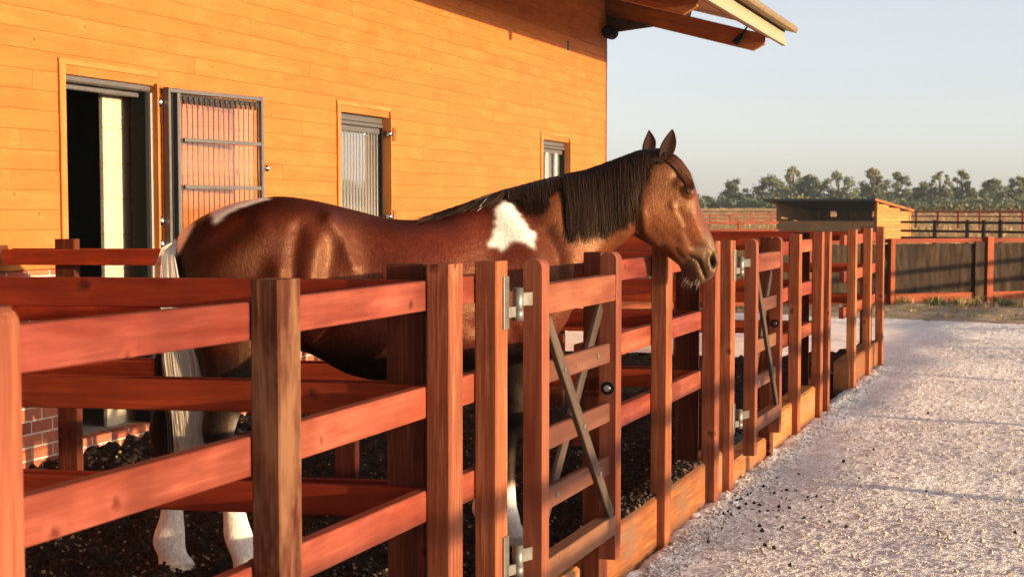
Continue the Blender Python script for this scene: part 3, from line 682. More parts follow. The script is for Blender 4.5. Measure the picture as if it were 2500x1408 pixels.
# rail fences across the field
def far_fence(px0, px1, depth0, depth1, zs, posts, ptop, label, mat, hw=.09, pw=.12, base=None):
    def sp_(px):
        t_ = (px - px0) / (px1 - px0)
        return 1 / ((1 - t_) / depth0 + t_ / depth1)
    a = at(px0, 515, depth0); b = at(px1, 515, depth1)
    fo = empty('field_fence', ((a.x + b.x) / 2, (a.y + b.y) / 2, 0), label, 'fence')
    ax = (b - a); ax.z = 0; ax.normalize()
    def line(px, py): return at(px, py, sp_(px))
    for (ya, yb) in zs:
        mb = MB(); mb.board(line(px0, ya), line(px1, yb), (0, 0, 1), hw, .05); mb.build('rail', mat, fo)
    for px in posts:
        q = line(px, ptop(px)); g = float(fz(np.array([q.x]), np.array([q.y]))[0])
        mb = MB(); mb.board(Vector((q.x, q.y, g - .2)), q, ax, pw, .1); mb.build('post', mat, fo)
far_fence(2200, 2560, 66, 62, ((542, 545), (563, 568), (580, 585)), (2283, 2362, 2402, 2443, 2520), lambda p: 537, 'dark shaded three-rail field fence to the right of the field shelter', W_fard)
far_fence(1560, 1900, 64, 66, ((545, 543), (564, 562), (581, 579)), (1580, 1690, 1805), lambda p: 539, 'red three-rail field fence left of the field shelter', W_far)
far_fence(2190, 2560, 118, 112, ((516.5, 517), (527.5, 529), (541, 544)), (2237, 2290, 2340, 2392, 2442, 2497), lambda p: 514, 'orange rail fence further out in the dry field, right of the shelter', W_far)
far_fence(1560, 1900, 126, 130, ((528, 523.5), (537, 533)), (1590, 1640, 1688, 1733, 1782, 1834, 1884), lambda p: 523, 'thin orange rail fence further out in the dry field, left of the shelter', W_far)
far_fence(1560, 2560, 215, 200, ((517, 514),  (522, 520)), tuple(range(1580, 2560, 33)), lambda p: 515, 'faintest rail fence close to the hedge at the far side of the field', W_far, hw=.13, pw=.16)

# field shelter
O = at(2140, 515, 84); O.z = 0
e2 = (rt * .54 + fh * .84).normalized(); e1 = (rt * .84 - fh * .54).normalized()      # depth, width axes of the shelter
FW_, DP = 5.05, 4.3
def S(a, b, z_): q = O - e1 * a + e2 * b; q.z = z_; return q
zT, zBk, zG = 1.98, 1.86, -.3
sh = empty('field_shelter', S(FW_ / 2, DP / 2, 0), 'open-fronted timber field shelter with a dark sheet roof standing in the dry field', 'shelter')
W_shel = wood('shelter_boards', (.52, .22, .065), (.42, .16, .045), rough=.7, spec=.15, grain=.4, var=.1, knots=0)
W_ply = plain('shelter_plywood', (.27, .15, .06), .85, nscale=3, namp=.2)
mb = MB(); nb = 14
for k in range(nb):
    za = zG + (zT - zG) * k / nb; zb = zG + (zT - zG) * (k + 1) / nb - .006; zt_ = zT + (zBk - .35 - zT)   # slope of the top edge
    b1 = DP if zb <= zt_ else DP * max(.02, (zT - zb) / (zT - zt_ + 1e-6)) if zb > zt_ else DP
    mb.board(S(0, .05, (za + zb) / 2), S(0, min(DP, b1), (za + zb) / 2), (0, 0, 1), zb - za, .03)
mb.build('side_wall', W_shel, sh)
mb = MB()
for b in (.05, DP): mb.board(S(-.02, b, zG), S(-.02, b, zT - .06 if b < 1 else 1.52), e2, .14, .07)
mb.build('corner_post', W_trim, sh)
mb = MB(); mb.board(S(0.08, 0, .45), S(FW_, 0, .45), (0, 0, 1), 1.15, .04); mb.build('front_panel', W_ply, sh)
mb = MB(); mb.board(S(FW_, 0, .8), S(FW_, DP, .6), (0, 0, 1), 2.2, .04); mb.build('far_side_wall', W_ply, sh)
mb = MB()      # back wall with two openings
for (a0, a1, z0_, z1_) in ((0, FW_, zG, 1.22), (0, FW_, 1.50, 1.75), (0, .2, 1.22, 1.5), (1.9, 3.75, 1.22, 1.5), (4.1, FW_, 1.22, 1.5)):
    mb.board(S(a0, DP, (z0_ + z1_) / 2), S(a1, DP, (z0_ + z1_) / 2), (0, 0, 1), z1_ - z0_, .04)
mb.build('back_wall', W_ply, sh)
mb = MB()
for a in (.9, 1.9, 3.1, 4.1, 4.5): mb.board(S(a, DP - .06, 1.0), S(a, DP - .06, 1.75), e1, .07, .05)
for a in (.06, FW_ - .03): mb.board(S(a, .02, 1.0), S(a, .02, zT - .1), e1, .1, .08)
mb.build('stud', W_beam, sh)
mb = MB(); a0, a1 = -.12, FW_ + .5; n = 70; vs = []; fs = []
for i in range(n + 1):
    a = a0 + (a1 - a0) * i / n
    for (b, z_) in ((-.55, zT + .10), (DP + .25, zT - .43)): vs.append(S(a, b, z_ + .022 * math.sin(i * 2.1)))
    for (b, z_) in ((-.55, zT - .0), (DP + .25, zT - .50)): vs.append(S(a, b, z_))
for i in range(n):
    k = 4 * i; fs += [(k, k + 4, k + 5, k + 1), (k + 2, k + 3, k + 7, k + 6), (k, k + 2, k + 6, k + 4), (k + 1, k + 5, k + 7, k + 3)]
fs += [(0, 1, 3, 2), (4 * n, 4 * n + 2, 4 * n + 3, 4 * n + 1)]
mb.add(vs, fs); mb.build('roof', plain('dark_roof_sheet', (.035, .04, .06), .5, .1), sh)
mb = MB(); mb.board(S(-.14, -.55, zT + .05), S(-.14, DP + .25, zT - .47), (0, 0, 1), .12, .03); mb.build('barge_board', W_beam, sh)

# ------------------------------------------------------------------ trees and hedge
def leaf_mat(name, c1, c2, c3):
    m = NT(name); bv = m.attr('bv').outputs['Fac']
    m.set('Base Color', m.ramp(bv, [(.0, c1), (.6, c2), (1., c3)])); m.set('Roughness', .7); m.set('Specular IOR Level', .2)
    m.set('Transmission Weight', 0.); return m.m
M_leaf = [leaf_mat('dark_leaves', (.050, .070, .040), (.085, .105, .052), (.14, .15, .06)), leaf_mat('olive_leaves', (.065, .075, .036), (.12, .12, .05), (.20, .18, .07)), leaf_mat('yellowing_leaves', (.09, .09, .02), (.18, .15, .03), (.32, .24, .05))]
M_bark = plain('bark', (.09, .07, .05), .9)
def leaves(mb, c, rad, n, size, flat=.8, val=.5):
    for k in range(n):
        d = Vector((random.gauss(0, .5), random.gauss(0, .5), random.gauss(0, .5)))
        p = c + Vector((d.x * rad, d.y * rad, d.z * rad * flat)); a = Vector((rnd(-1, 1), rnd(-1, 1), rnd(-1, 1))).normalized(); b = a.orthogonal().normalized(); s = size * rnd(.6, 1.3)
        e = b * s * .6; f = a * s
        mb.add([p - f, p - e * 1., p + f * .9, p + e], [(0, 1, 2, 3)], bv=min(1, max(0, val + rnd(-.3, .3))))
def tree(px, half, ytop, ybase, depth, label, kind=0, gap=.5, tall=False, group='trees along the far edge of the field', skirt=True):
    g = at(px, ybase, depth); H = (ybase - ytop) / F_ * depth * 1.08; Wd = half / F_ * depth
    t = empty('tree', g, label, 'tree', group)
    tr = MB(); r0 = H * .042
    tr.tube([g + Vector((0, 0, -.5)), g + Vector((rnd(-.1, .1), 0, H * .3)), g + Vector((rnd(-.3, .3), rnd(-.2, .2), H * .62)), g + Vector((rnd(-.4, .4), 0, H * .86))], [r0, r0 * .8, r0 * .5, r0 * .15], 6)
    cr = MB(); nb = (26 if gap < .6 else 20) if not tall else 13
    for k in range(nb):
        a = rnd(0, 6.28); f = (k + .5) / nb; zz = H * (.24 + .66 * f); ww = Wd * (math.sin(math.pi * (.16 + .78 * f)) ** .8) * rnd(.5, .95)
        if k == nb - 1: ww *= .2; zz = H * .9
        c = g + Vector((math.cos(a) * ww, math.sin(a) * ww * .9, zz)); rad = Wd * rnd(.13, .38 - .14 * gap) * (1.25 if tall else 1)
        tr.tube([g + Vector((0, 0, H * (.2 + .35 * f))), g.lerp(c, .6) + Vector((0, 0, H * .1)), c], [r0 * .45, r0 * .3, r0 * .08], 5)
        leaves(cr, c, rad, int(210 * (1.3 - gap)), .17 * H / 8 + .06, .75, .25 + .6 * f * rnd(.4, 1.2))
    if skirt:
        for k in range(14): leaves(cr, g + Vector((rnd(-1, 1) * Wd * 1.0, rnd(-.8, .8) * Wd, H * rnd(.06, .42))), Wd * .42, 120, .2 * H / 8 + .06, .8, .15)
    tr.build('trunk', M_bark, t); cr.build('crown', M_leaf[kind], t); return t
D_ = 300
TR = [(1796, 40, 441, 508, 'small round open-crowned tree standing apart nearest the horse\'s head', 0, .75, False), (1884, 42, 434, 508, 'bushy dark tree left of the tall pair, behind the shelter\'s left end', 0, .35, False),
      (1935, 34, 410, 508, 'tall loose tree with bare gaps in its crown above the shelter roof', 1, .95, False), (1975, 32, 430, 508, 'dense dark tree joined to the tall loose tree above the shelter', 0, .3, False),
      (2045, 48, 423, 507, 'wide tree with see-through middle above the shelter\'s open front', 0, .75, False), (2130, 38, 412, 507, 'tall olive tree above the right end of the shelter roof', 1, .7, False),
      (2190, 36, 425, 507, 'spreading tree just right of the shelter\'s right end', 0, .6, False), (2252, 26, 448, 507, 'short dark tree left of the pale open tree', 0, .4, False),
      (2295, 32, 420, 507, 'pale sparse tree with many gaps beside the narrow tree', 1, 1.0, False), (2346, 23, 420, 507, 'narrow upright yellow-topped tree', 1, .4, True),
      (2374, 18, 462, 507, 'low dark bush tree at the foot of the narrow tree', 0, .3, False), (2425, 40, 440, 506, 'broad green tree second from the right edge', 0, .5, False), (2486, 36, 433, 506, 'yellow-green tree at the right edge', 1, .6, False),
      (1722, 30, 482, 508, 'low hedge tree hidden partly by the horse\'s nose bridge', 1, .5, False), (1640, 45, 450, 509, 'tree behind the horse\'s face', 0, .6, False)]
for px, hf, yt, yb, lb, kd, gp, tl in TR: tree(px, hf, yt, yb, D_ + rnd(-12, 12), lb, kd, gp, tl)
for k in range(14):      # the row to the right, where the barn's glass mirrors it
    px = 4180 + k * rnd(85, 100); tree(px, rnd(34, 50), rnd(418, 445), 507, D_ + 10, 'one of the trees beyond the right edge, mirrored in the glazed door', k % 2, rnd(.4, .8), False, 'trees mirrored in the glass')
for px, yt, hw_ in ((1965, 478, 16), (1900, 484, 12)):
    g = at(px, 508, 262); b = empty('bush', g, 'yellowing bush glowing between the dark trees above the shelter roof' if px == 1965 else 'smaller yellow bush left of the other yellow bush above the shelter roof', 'bush')
    cr = MB(); 
    for k in range(7): leaves(cr, g + Vector((rnd(-1, 1) * hw_ / F_ * 262, rnd(-.5, .5), rnd(.4, 1) * (500 - yt) / F_ * 262)), .55, 60, .22, .8, .6)
    cr.build('foliage', M_leaf[2], b)
    st = MB(); st.tube([g, g + Vector((0, 0, .8))], .05, 5); st.build('stem', M_bark, b)
mb = MB()
for k in range(380):
    px = 1240 + k * 6.0; dd = 285 + rnd(-6, 6); g = at(px, 508.5, dd)
    leaves(mb, g + Vector((0, 0, rnd(.2, 1.0))), rnd(.7, 1.25), 34, .34, .75, rnd(.1, .45))
tag(mb.build('hedge', M_leaf[0]), 'long low dark green hedge under the far trees', 'hedge')
mb = MB()
for k in range(120):
    px = rnd(2215, 2560); g = at(px, 512, 240); leaves(mb, g + Vector((0, 0, rnd(.1, .4))), rnd(.4, .8), 20, .25, .5, rnd(.3, .7))
tag(mb.build('green_crop', M_leaf[1]), kind='stuff')
# ------------------------------------------------------------------ the horse: one continuous body, then hair as children
def lat(psi): return rt * math.sin(R(psi)) - fh * math.cos(R(psi))      # towards the horse's right = towards the yard
def tdepth(x): return 7.25 + (x - 420) / 970 * .45
# dorsal point, ventral point (as seen), half width, depth, heading, narrowing of the top, squareness
ST = []
for x, a, b, hw, k in ((424, 612, 700, .05, 0), (432, 588, 770, .10, 0), (450, 560, 810, .15, .0), (490, 531, 835, .20, .02), (540, 507, 845, .238, .05), (600, 489, 848, .262, .08), (680, 479, 850, .275, .1), (760, 488, 864, .268, .08),
                       (850, 509, 912, .272, .02), (950, 533, 934, .288, -.02), (1040, 534, 930, .285, 0), (1110, 510, 918, .268, .12), (1165, 487, 905, .245, .25), (1215, 470, 888, .232, .3)):
    ST.append(((x, a), (x + (b - a) * .0, b), hw, tdepth(x), 20, k))
ST += [((1258, 459), (1300, 862), .225, 7.645, 19, .32), ((1300, 448), (1358, 806), .215, 7.67, 17, .32), ((1340, 438), (1392, 742), .185, 7.69, 14, .3), ((1385, 427), (1420, 690), .150, 7.70, 11, .28),
       ((1430, 418), (1452, 652), .122, 7.70, 8, .26), ((1475, 402), (1488, 620), .105, 7.70, 8, .22), ((1515, 387), (1518, 596), .094, 7.69, 10, .18), ((1552, 372), (1538, 577), .086, 7.69, 14, .12),
       ((1590, 362), (1550, 574), .086, 7.69, 20, .05), ((1622, 364), (1562, 583), .092, 7.70, 25, 0), ((1652, 386), (1580, 593), .098, 7.71, 28, -.02), ((1677, 424), (1602, 604), .102, 7.725, 28, .0), ((1689, 460), (1622, 616), .098, 7.74, 28, .02),
       ((1700, 498), (1638, 630), .083, 7.755, 28, .05), ((1715, 532), (1653, 642), .070, 7.77, 28, .08), ((1729, 562), (1663, 652), .061, 7.785, 28, .05), ((1740, 588), (1668, 666), .057, 7.795, 28, .0),
       ((1747, 614), (1671, 683), .057, 7.805, 28, -.05), ((1749, 640), (1684, 696), .053, 7.81, 28, -.05), ((1744, 660), (1703, 695), .043, 7.815, 28, 0), ((1737, 672), (1718, 690), .022, 7.815, 28, 0)]
def cr(p, i, t):
    n = len(p); a, b, c, d = (p[min(max(i + k, 0), n - 1)] for k in (-1, 0, 1, 2))
    return .5 * ((2 * b) + (c - a) * t + (2 * a - 5 * b + 4 * c - d) * t * t + (3 * b - a - 3 * c + d) * t * t * t)
flat = np.array([(D[0], D[1], V[0], V[1], hw, dp, ps, k) for D, V, hw, dp, ps, k in ST], float)
SUBD = 5; NSEG = 40; rings = []
for i in range(len(flat) - 1):
    for s in range(SUBD if i < len(flat) - 2 else SUBD + 1): rings.append(cr(flat, i, s / SUBD))
bv_, bf_ = [], []
def addloft(ringpts):
    o = len(bv_); n = len(ringpts); m = len(ringpts[0])
    for r_ in ringpts: bv_.extend(r_)
    for i in range(n - 1):
        for j in range(m): bf_.append((o + i * m + j, o + i * m + (j + 1) % m, o + (i + 1) * m + (j + 1) % m, o + (i + 1) * m + j))
    bf_.append(tuple(o + j for j in range(m - 1, -1, -1))); bf_.append(tuple(o + (n - 1) * m + j for j in range(m)))
rp = []
for dx, dy, vx, vy, hw, dp, ps, k in rings:
    D = at(dx, dy, dp); V = at(vx, vy, dp); c = (D + V) / 2; a = (D - V) / 2; L = lat(ps); ring = []
    for j in range(NSEG):
        th = 2 * math.pi * j / NSEG; cs, sn = math.cos(th), math.sin(th)
        e = .88; cx = math.copysign(abs(cs) ** e, cs); sx = math.copysign(abs(sn) ** e, sn)
        ring.append(c + a * cx + L * (hw * sx * (1 - k * cs - .25 * max(k, 0) * cs * cs)))
    rp.append(ring)
addloft(rp)
def leg(stations, psi, side=1):
    A_ = np.array(stations, float); rr = []
    for i in range(len(A_) - 1):
        for s in range(4 if i < len(A_) - 2 else 5):
            x, y, rx, lr, dp = cr(A_, i, s / 4); c = at(x, y, dp); hx = (rt * math.cos(R(psi)) + fh * math.sin(R(psi))); L = lat(psi); rm = max(.004, rx * dp / F_)
            rr.append([c + hx * (rm * math.cos(2 * math.pi * j / 20)) + L * (lr * math.sin(2 * math.pi * j / 20)) for j in range(20)])
    addloft(rr)
leg([(565, 690, 118, .12, 7.20), (562, 790, 112, .13, 7.16), (572, 870, 92, .11, 7.14), (562, 940, 66, .080, 7.12), (546, 1000, 47, .060, 7.11), (533, 1050, 41, .050, 7.10), (538, 1085, 35, .044, 7.10), (556, 1130, 29, .038, 7.09), (567, 1190, 27, .036, 7.09), (573, 1255, 29, .037, 7.08), (582, 1305, 36, .043, 7.08), (590, 1335, 35, .041, 7.075), (603, 1365, 36, .045, 7.07), (614, 1388, 45, .056, 7.07), (620, 1424, 54, .064, 7.07)], 18)
leg([(500, 730, 92, .11, 7.36), (478, 830, 80, .11, 7.38), (458, 910, 62, .085, 7.38), (430, 985, 46, .060, 7.37), (405, 1035, 41, .050, 7.36), (402, 1072, 35, .044, 7.36), (410, 1120, 29, .038, 7.35), (417, 1185, 27, .036, 7.35), (420, 1250, 28, .037, 7.345), (414, 1300, 38, .044, 7.34), (413, 1328, 40, .044, 7.34), (421, 1352, 36, .045, 7.335), (430, 1370, 43, .054, 7.335), (435, 1400, 50, .062, 7.335)], 18)
leg([(1285, 720, 105, .09, 7.58), (1268, 800, 92, .095, 7.58), (1262, 870, 64, .078, 7.60), (1258, 930, 46, .062, 7.61), (1256, 980, 38, .053, 7.62), (1254, 1012, 36, .048, 7.62), (1242, 1055, 25, .036, 7.63), (1238, 1140, 21, .031, 7.63), (1238, 1220, 23, .033, 7.635), (1240, 1258, 29, .038, 7.64), (1248, 1285, 27, .037, 7.645), (1257, 1304, 34, .047, 7.65), (1262, 1338, 42, .056, 7.65)], 18)
leg([(1215, 760, 85, .09, 7.80), (1200, 850, 62, .078, 7.82), (1194, 915, 45, .06, 7.83), (1190, 965, 37, .05, 7.84), (1187, 995, 35, .046, 7.84), (1182, 1040, 24, .035, 7.84), (1180, 1130, 21, .031, 7.85), (1180, 1205, 23, .033, 7.855), (1178, 1240, 28, .037, 7.86), (1187, 1265, 27, .037, 7.865), (1196, 1283, 34, .046, 7.87), (1202, 1316, 42, .055, 7.87)], 18)
me = bpy.data.meshes.new('raw'); me.from_pydata([tuple(p) for p in bv_], [], bf_)
raw = bpy.data.objects.new('raw', me); col.objects.link(raw)
bm = bmesh.new(); bm.from_mesh(me); bmesh.ops.recalc_face_normals(bm, faces=bm.faces); bm.to_mesh(me); bm.free()
md = raw.modifiers.new('r', 'REMESH'); md.mode = 'VOXEL'; md.voxel_size = .0085
ms = raw.modifiers.new('s', 'SMOOTH'); ms.factor = .5; ms.iterations = 9
dg = bpy.context.evaluated_depsgraph_get(); body_me = bpy.data.meshes.new_from_object(raw.evaluated_get(dg)); bpy.data.objects.remove(raw)
body_me.name = 'body'
nv_ = len(body_me.vertices); co = np.empty(nv_ * 3, 'f'); body_me.vertices.foreach_get('co', co); co = co.reshape(-1, 3).astype(float)
def vnorm():
    n_ = np.empty(nv_ * 3, 'f'); body_me.vertex_normals.foreach_get('vector', n_); return n_.reshape(-1, 3).astype(float)
def topx(P):
    d = P - np.array(CAM); z = d @ np.array(fw); return PX_ + F_ * (d @ np.array(rt)) / z, PY_ - F_ * (d @ np.array(cu)) / z, z
no = vnorm(); px, py, pz = topx(co); near = np.clip(-(no @ np.array(fh)) * 1.6, 0, 1)
def ell(cx, cy, sx, sy, ang=0):
    a = R(ang); u = (px - cx) * math.cos(a) + (py - cy) * math.sin(a); v = -(px - cx) * math.sin(a) + (py - cy) * math.cos(a)
    return np.exp(-.5 * ((u / sx) ** 2 + (v / sy) ** 2))
def stroke(pts, w):
    d = np.full(nv_, 1e9)
    for (x0, y0), (x1, y1) in zip(pts[:-1], pts[1:]):
        t = np.clip(((px - x0) * (x1 - x0) + (py - y0) * (y1 - y0)) / ((x1 - x0) ** 2 + (y1 - y0) ** 2), 0, 1)
        d = np.minimum(d, np.hypot(px - x0 - t * (x1 - x0), py - y0 - t * (y1 - y0)))
    return np.exp(-.5 * (d / w) ** 2)
# muscles and bones of the near side
amp = (.026 * ell(806, 548, 30, 22, 35) + .016 * stroke([(800, 548), (838, 590), (862, 650)], 13) - .020 * ell(905, 640, 48, 60, -15) - .014 * ell(806, 640, 17, 60, 8)
       + .020 * stroke([(770, 600), (755, 680), (748, 760)], 19) - .016 * stroke([(728, 560), (716, 640), (712, 720)], 15) + .014 * stroke([(680, 660), (690, 720), (676, 800)], 18)
       + .014 * stroke([(640, 565), (565, 630), (495, 690)], 26) - .010 * stroke([(590, 545), (510, 600), (470, 650)], 22) - .012 * stroke([(640, 660), (590, 720), (560, 800)], 20) + .012 * ell(740, 530, 38, 22, -10)
       + .010 * ell(1000, 720, 120, 110) + .012 * stroke([(745, 800), (770, 850), (850, 900)], 16)
       # shoulder, neck, breast
       + .016 * stroke([(1225, 520), (1300, 610), (1345, 690)], 24) - .013 * stroke([(1255, 500), (1330, 570), (1375, 650)], 13) + .014 * ell(1345, 520, 26, 46, -10) - .012 * stroke([(1340, 560), (1372, 620), (1362, 690)], 13)
       + .013 * stroke([(1420, 560), (1400, 620), (1380, 690)], 22) + .010 * stroke([(1540, 500), (1470, 600), (1430, 650)], 18) - .010 * stroke([(1520, 560), (1470, 625)], 9) - .012 * ell(1190, 640, 40, 60) + .012 * ell(1270, 660, 45, 50)
       - .012 * stroke([(1165, 800), (1215, 760), (1260, 830)], 16) + .012 * ell(1235, 800, 35, 40)
       # head
       + .010 * ell(1598, 530, 34, 44) + .006 * stroke([(1566, 520), (1574, 565), (1600, 590)], 8) - .010 * stroke([(1556, 480), (1554, 530), (1556, 560)], 7) - .009 * ell(1653, 432, 9, 11, 30) + .011 * stroke([(1655, 448), (1672, 455), (1684, 468)], 7) + .008 * ell(1680, 470, 9, 8) + .006 * stroke([(1668, 466), (1676, 459), (1686, 460)], 2.2) + .004 * stroke([(1668, 474), (1678, 480), (1687, 479)], 2.2) - .004 * stroke([(1664, 480), (1676, 487)], 2)
       + .006 * stroke([(1640, 500), (1668, 556)], 6) - .007 * stroke([(1655, 520), (1690, 600)], 8) + .005 * stroke([(1690, 520), (1718, 590)], 7) - .006 * ell(1652, 590, 16, 9, 40) - .005 * stroke([(1650, 610), (1672, 640)], 4)
       - .020 * ell(1740, 640, 4.2, 11, -8) + .007 * stroke([(1732, 622), (1729, 642), (1735, 660)], 3.5) + .006 * stroke([(1745, 618), (1749, 640)], 3) - .010 * stroke([(1686, 628), (1706, 636), (1722, 678)], 2.8) + .006 * ell(1718, 645, 8, 16, -15) + .006 * ell(1704, 668, 8, 14, -20) - .006 * ell(1680, 636, 6, 6)
       + .004 * ell(1684, 688, 14, 7, 20))
# legs: tendons and joints
amp += .006 * ell(1257, 975, 18, 18) - .006 * stroke([(560, 1120), (566, 1240)], 6) + .006 * stroke([(586, 1120), (590, 1240)], 6) - .006 * stroke([(432, 1120), (430, 1240)], 5)
co2 = co + no * (amp * np.where(px < 1480, 1.08, 1.15) * near)[:, None]
body_me.vertices.foreach_set('co', co2.astype('f').ravel()); body_me.update(); co = co2
no = vnorm(); px, py, pz = topx(co)

# coat colours: dark bay with white patches, black lower legs, white socks, painted light and shade
def nz(s, seed=0): return np.array([mnoise.noise(Vector((p[0] * s + seed, p[1] * s, p[2] * s))) for p in co])
n1 = nz(9); n2 = nz(45, 7); n3 = nz(3.1, 3)
def inpoly(poly, jx=0):
    x = px + n2 * jx; y = py + n1 * jx * .6; ins = np.zeros(nv_, bool); k = len(poly)
    for i in range(k):
        x0, y0 = poly[i]; x1, y1 = poly[(i + 1) % k]; c_ = (y0 > y) != (y1 > y)
        with np.errstate(divide='ignore', invalid='ignore'): ins ^= c_ & (x < (x1 - x0) * (y - y0) / (y1 - y0 + 1e-9) + x0)
    return ins.astype(float)
C_bay = np.array((.074, .0098, .0046)); C_head = np.array((.102, .031, .0092)); C_black = np.array((.010, .0075, .007)); C_white = np.array((.80, .72, .63))
def lerp(a, b, t): return a * (1 - t)[:, None] + b * t[:, None]
def sstep(v, a, b): t = np.clip((v - a) / (b - a), 0, 1); return t * t * (3 - 2 * t)
cc = np.tile(C_bay, (nv_, 1)) * (1 + .25 * n3 + .12 * n2)[:, None]
cc = lerp(cc, np.tile(C_head, (nv_, 1)), np.clip(sstep(px, 1300, 1480) * .8 + ell(1345, 520, 40, 60) * .5 + ell(760, 600, 60, 70) * .25, 0, 1))  # lighter head; the ellipses paint highlights on neck and hip
cc = lerp(cc, np.tile(C_head * np.array((1.0, .62, .6)), (nv_, 1)), sstep(px, 1668, 1700) * sstep(620 - py, 0, 40) * .7)
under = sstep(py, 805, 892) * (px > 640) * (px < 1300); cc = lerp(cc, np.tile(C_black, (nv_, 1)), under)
cc = cc * (1 + .55 * np.clip(ell(1614, 525, 30, 42, -20) + ell(1425, 615, 50, 26, -20), 0, 1))[:, None]  # cheek and neck highlights brightened into the colour
top_ = sstep(-(py - np.interp(px, [420, 540, 640, 760, 950, 1100, 1220], [600, 510, 482, 490, 536, 515, 472])), -60, -8) * (px < 1240); cc = cc * (1 - .55 * top_)[:, None] * (1 - .55 * sstep(760 - px, 0, 160) * (px < 800))[:, None]  # darker along the topline and towards the rump
cc = lerp(cc, np.tile(C_head, (nv_, 1)), np.clip(ell(590, 640, 90, 40, -35) * .25 + ell(850, 600, 30, 60, 20) * .3, 0, 1))  # highlights painted on the thigh and hip ridge
cc = lerp(cc, np.tile(C_black, (nv_, 1)), sstep(py, 835, 930) * (px < 700)); cc = lerp(cc, np.tile(C_black, (nv_, 1)), sstep(py, 1000, 1030) * (px > 1100))
cc = lerp(cc, np.tile(C_black, (nv_, 1)), sstep(545 - px, 0, 95) * .75 * (px < 550))  # rump end by the tail blackened, shade put into the colour
cc = lerp(cc, np.tile(np.array((.05, .03, .02)), (nv_, 1)), sstep(px + py, 2265, 2345) * .85 * (px > 1600))
mane_zone = ((px > 1240) & (px < 1600)) * sstep(-(py - (np.interp(px, [1240, 1330, 1345, 1370, 1380, 1500, 1560, 1600], [500, 512, 462, 470, 575, 550, 480, 400]))), -6, 10)
cc = lerp(cc, np.tile(C_black, (nv_, 1)), mane_zone * .95)
cc = lerp(cc, np.tile(C_black, (nv_, 1)), ell(1598, 382, 26, 18) * .95); 
fk = stroke([(1636, 384), (1664, 408), (1684, 448)], 11); cc = lerp(cc, np.tile(np.array((.028, .009, .005)), (nv_, 1)), np.clip(fk * 1.2, 0, .9))
side = (no @ np.array(fh)) < .25
white = inpoly([(1213, 503), (1235, 490), (1250, 488), (1262, 512), (1276, 535), (1290, 558), (1306, 568), (1306, 612), (1298, 600), (1280, 590), (1262, 589), (1246, 594), (1226, 612), (1214, 602), (1190, 601), (1203, 572), (1210, 540)], 9) * side
croup = inpoly([(508, 500), (560, 470), (650, 470), (656, 487), (620, 496), (590, 507), (562, 519), (544, 530), (528, 550), (516, 528)], 5)
white = np.maximum(white, croup); white = np.maximum(white, ((px < 470) & (py < 660) & (px < 445 + (600 - py) * .55)).astype(float) * .9)
sock_h = sstep(py + n1 * 22, 1165, 1185) * (px < 700); sock_f = sstep(py + n1 * 16, 1180, 1200) * (px > 1100)
white = np.maximum(white, np.maximum(sock_h, sock_f)); white = np.maximum(white, ell(585, 1045, 10, 14) * .6)
ed = np.empty(len(body_me.edges) * 2, 'i'); body_me.edges.foreach_get('vertices', ed); ed = ed.reshape(-1, 2); deg = np.bincount(ed.ravel(), minlength=nv_)
for _ in range(3): white = .4 * white + .6 * (np.bincount(ed[:, 0], white[ed[:, 1]], nv_) + np.bincount(ed[:, 1], white[ed[:, 0]], nv_)) / np.maximum(deg, 1)
wt = np.tile(C_white, (nv_, 1)) * (1 - .10 * np.abs(n2) - .12 * np.clip(n1, 0, 1))[:, None]
cc = lerp(cc, wt, np.clip(white, 0, 1))
hoof = ((pz < 7.2) & (py > 1394)) | ((px < 500) & (py > 1376)) | ((px > 1230) & (py > 1312)) ; cc = lerp(cc, np.tile(np.array((.30, .24, .19)), (nv_, 1)), hoof * .5)
nost = ell(1740, 641, 3.2, 9, -8); cc = lerp(cc, np.tile(np.array((.006, .004, .004)), (nv_, 1)), np.clip(nost * 1.5, 0, 1)); mo = stroke([(1688, 629), (1706, 636), (1722, 676)], 2.2); cc = lerp(cc, np.tile(np.array((.01, .007, .006)), (nv_, 1)), mo * .8)
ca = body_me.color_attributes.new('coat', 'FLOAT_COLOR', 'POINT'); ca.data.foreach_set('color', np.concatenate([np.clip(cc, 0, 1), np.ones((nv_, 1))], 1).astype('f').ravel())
body_me.polygons.foreach_set('use_smooth', np.ones(len(body_me.polygons), '?'))
def coat_mat():
    m = NT('horse_coat'); c = m.attr('coat').outputs['Color']; p = m.geo()
    hv = m.mapping(p, (22, 22, 9), (.35, .25, 0)); hair = m.noise(hv, 5., 4, .7, .6); mot = m.noise(p, 7, 4, .6); spk = m.noise(p, 210, 2, .6)
    c = m.mix(.75, c, m.ramp(hair, [(.3, .55), (.7, 1.4)]), 'MULTIPLY'); c = m.mix(.5, c, m.ramp(mot, [(.3, .7), (.7, 1.25)]), 'MULTIPLY'); m.set('Base Color', c)
    m.set('Roughness', m.math('MULTIPLY_ADD', hair, .35, .28)); lum = m.n('RGBToBW'); m.l(m.attr('coat').outputs['Color'], lum.inputs[0]); m.set('Specular IOR Level', m.math('MULTIPLY', m.ramp(spk, [(.35, .2), (.65, .8)]), m.ramp(lum.outputs[0], [(.006, .22), (.026, 1.)]))); m.set('Specular Tint', (1, .62, .36, 1))
    m.bump(m.math('ADD', m.math('MULTIPLY', hair, .8), m.math('ADD', m.math('MULTIPLY', spk, .35), m.math('MULTIPLY', mot, 2.5))), .45, .006); return m.m
horse = empty('horse', at(840, 1360, 7.45), 'dark bay pinto horse with white shoulder patch, looking out over the fence', 'horse')
horse.location.z = .05; bpy.context.view_layer.update()
bvh = BVHTree.FromPolygons([Vector(p) for p in co], [tuple(p.vertices) for p in body_me.polygons])
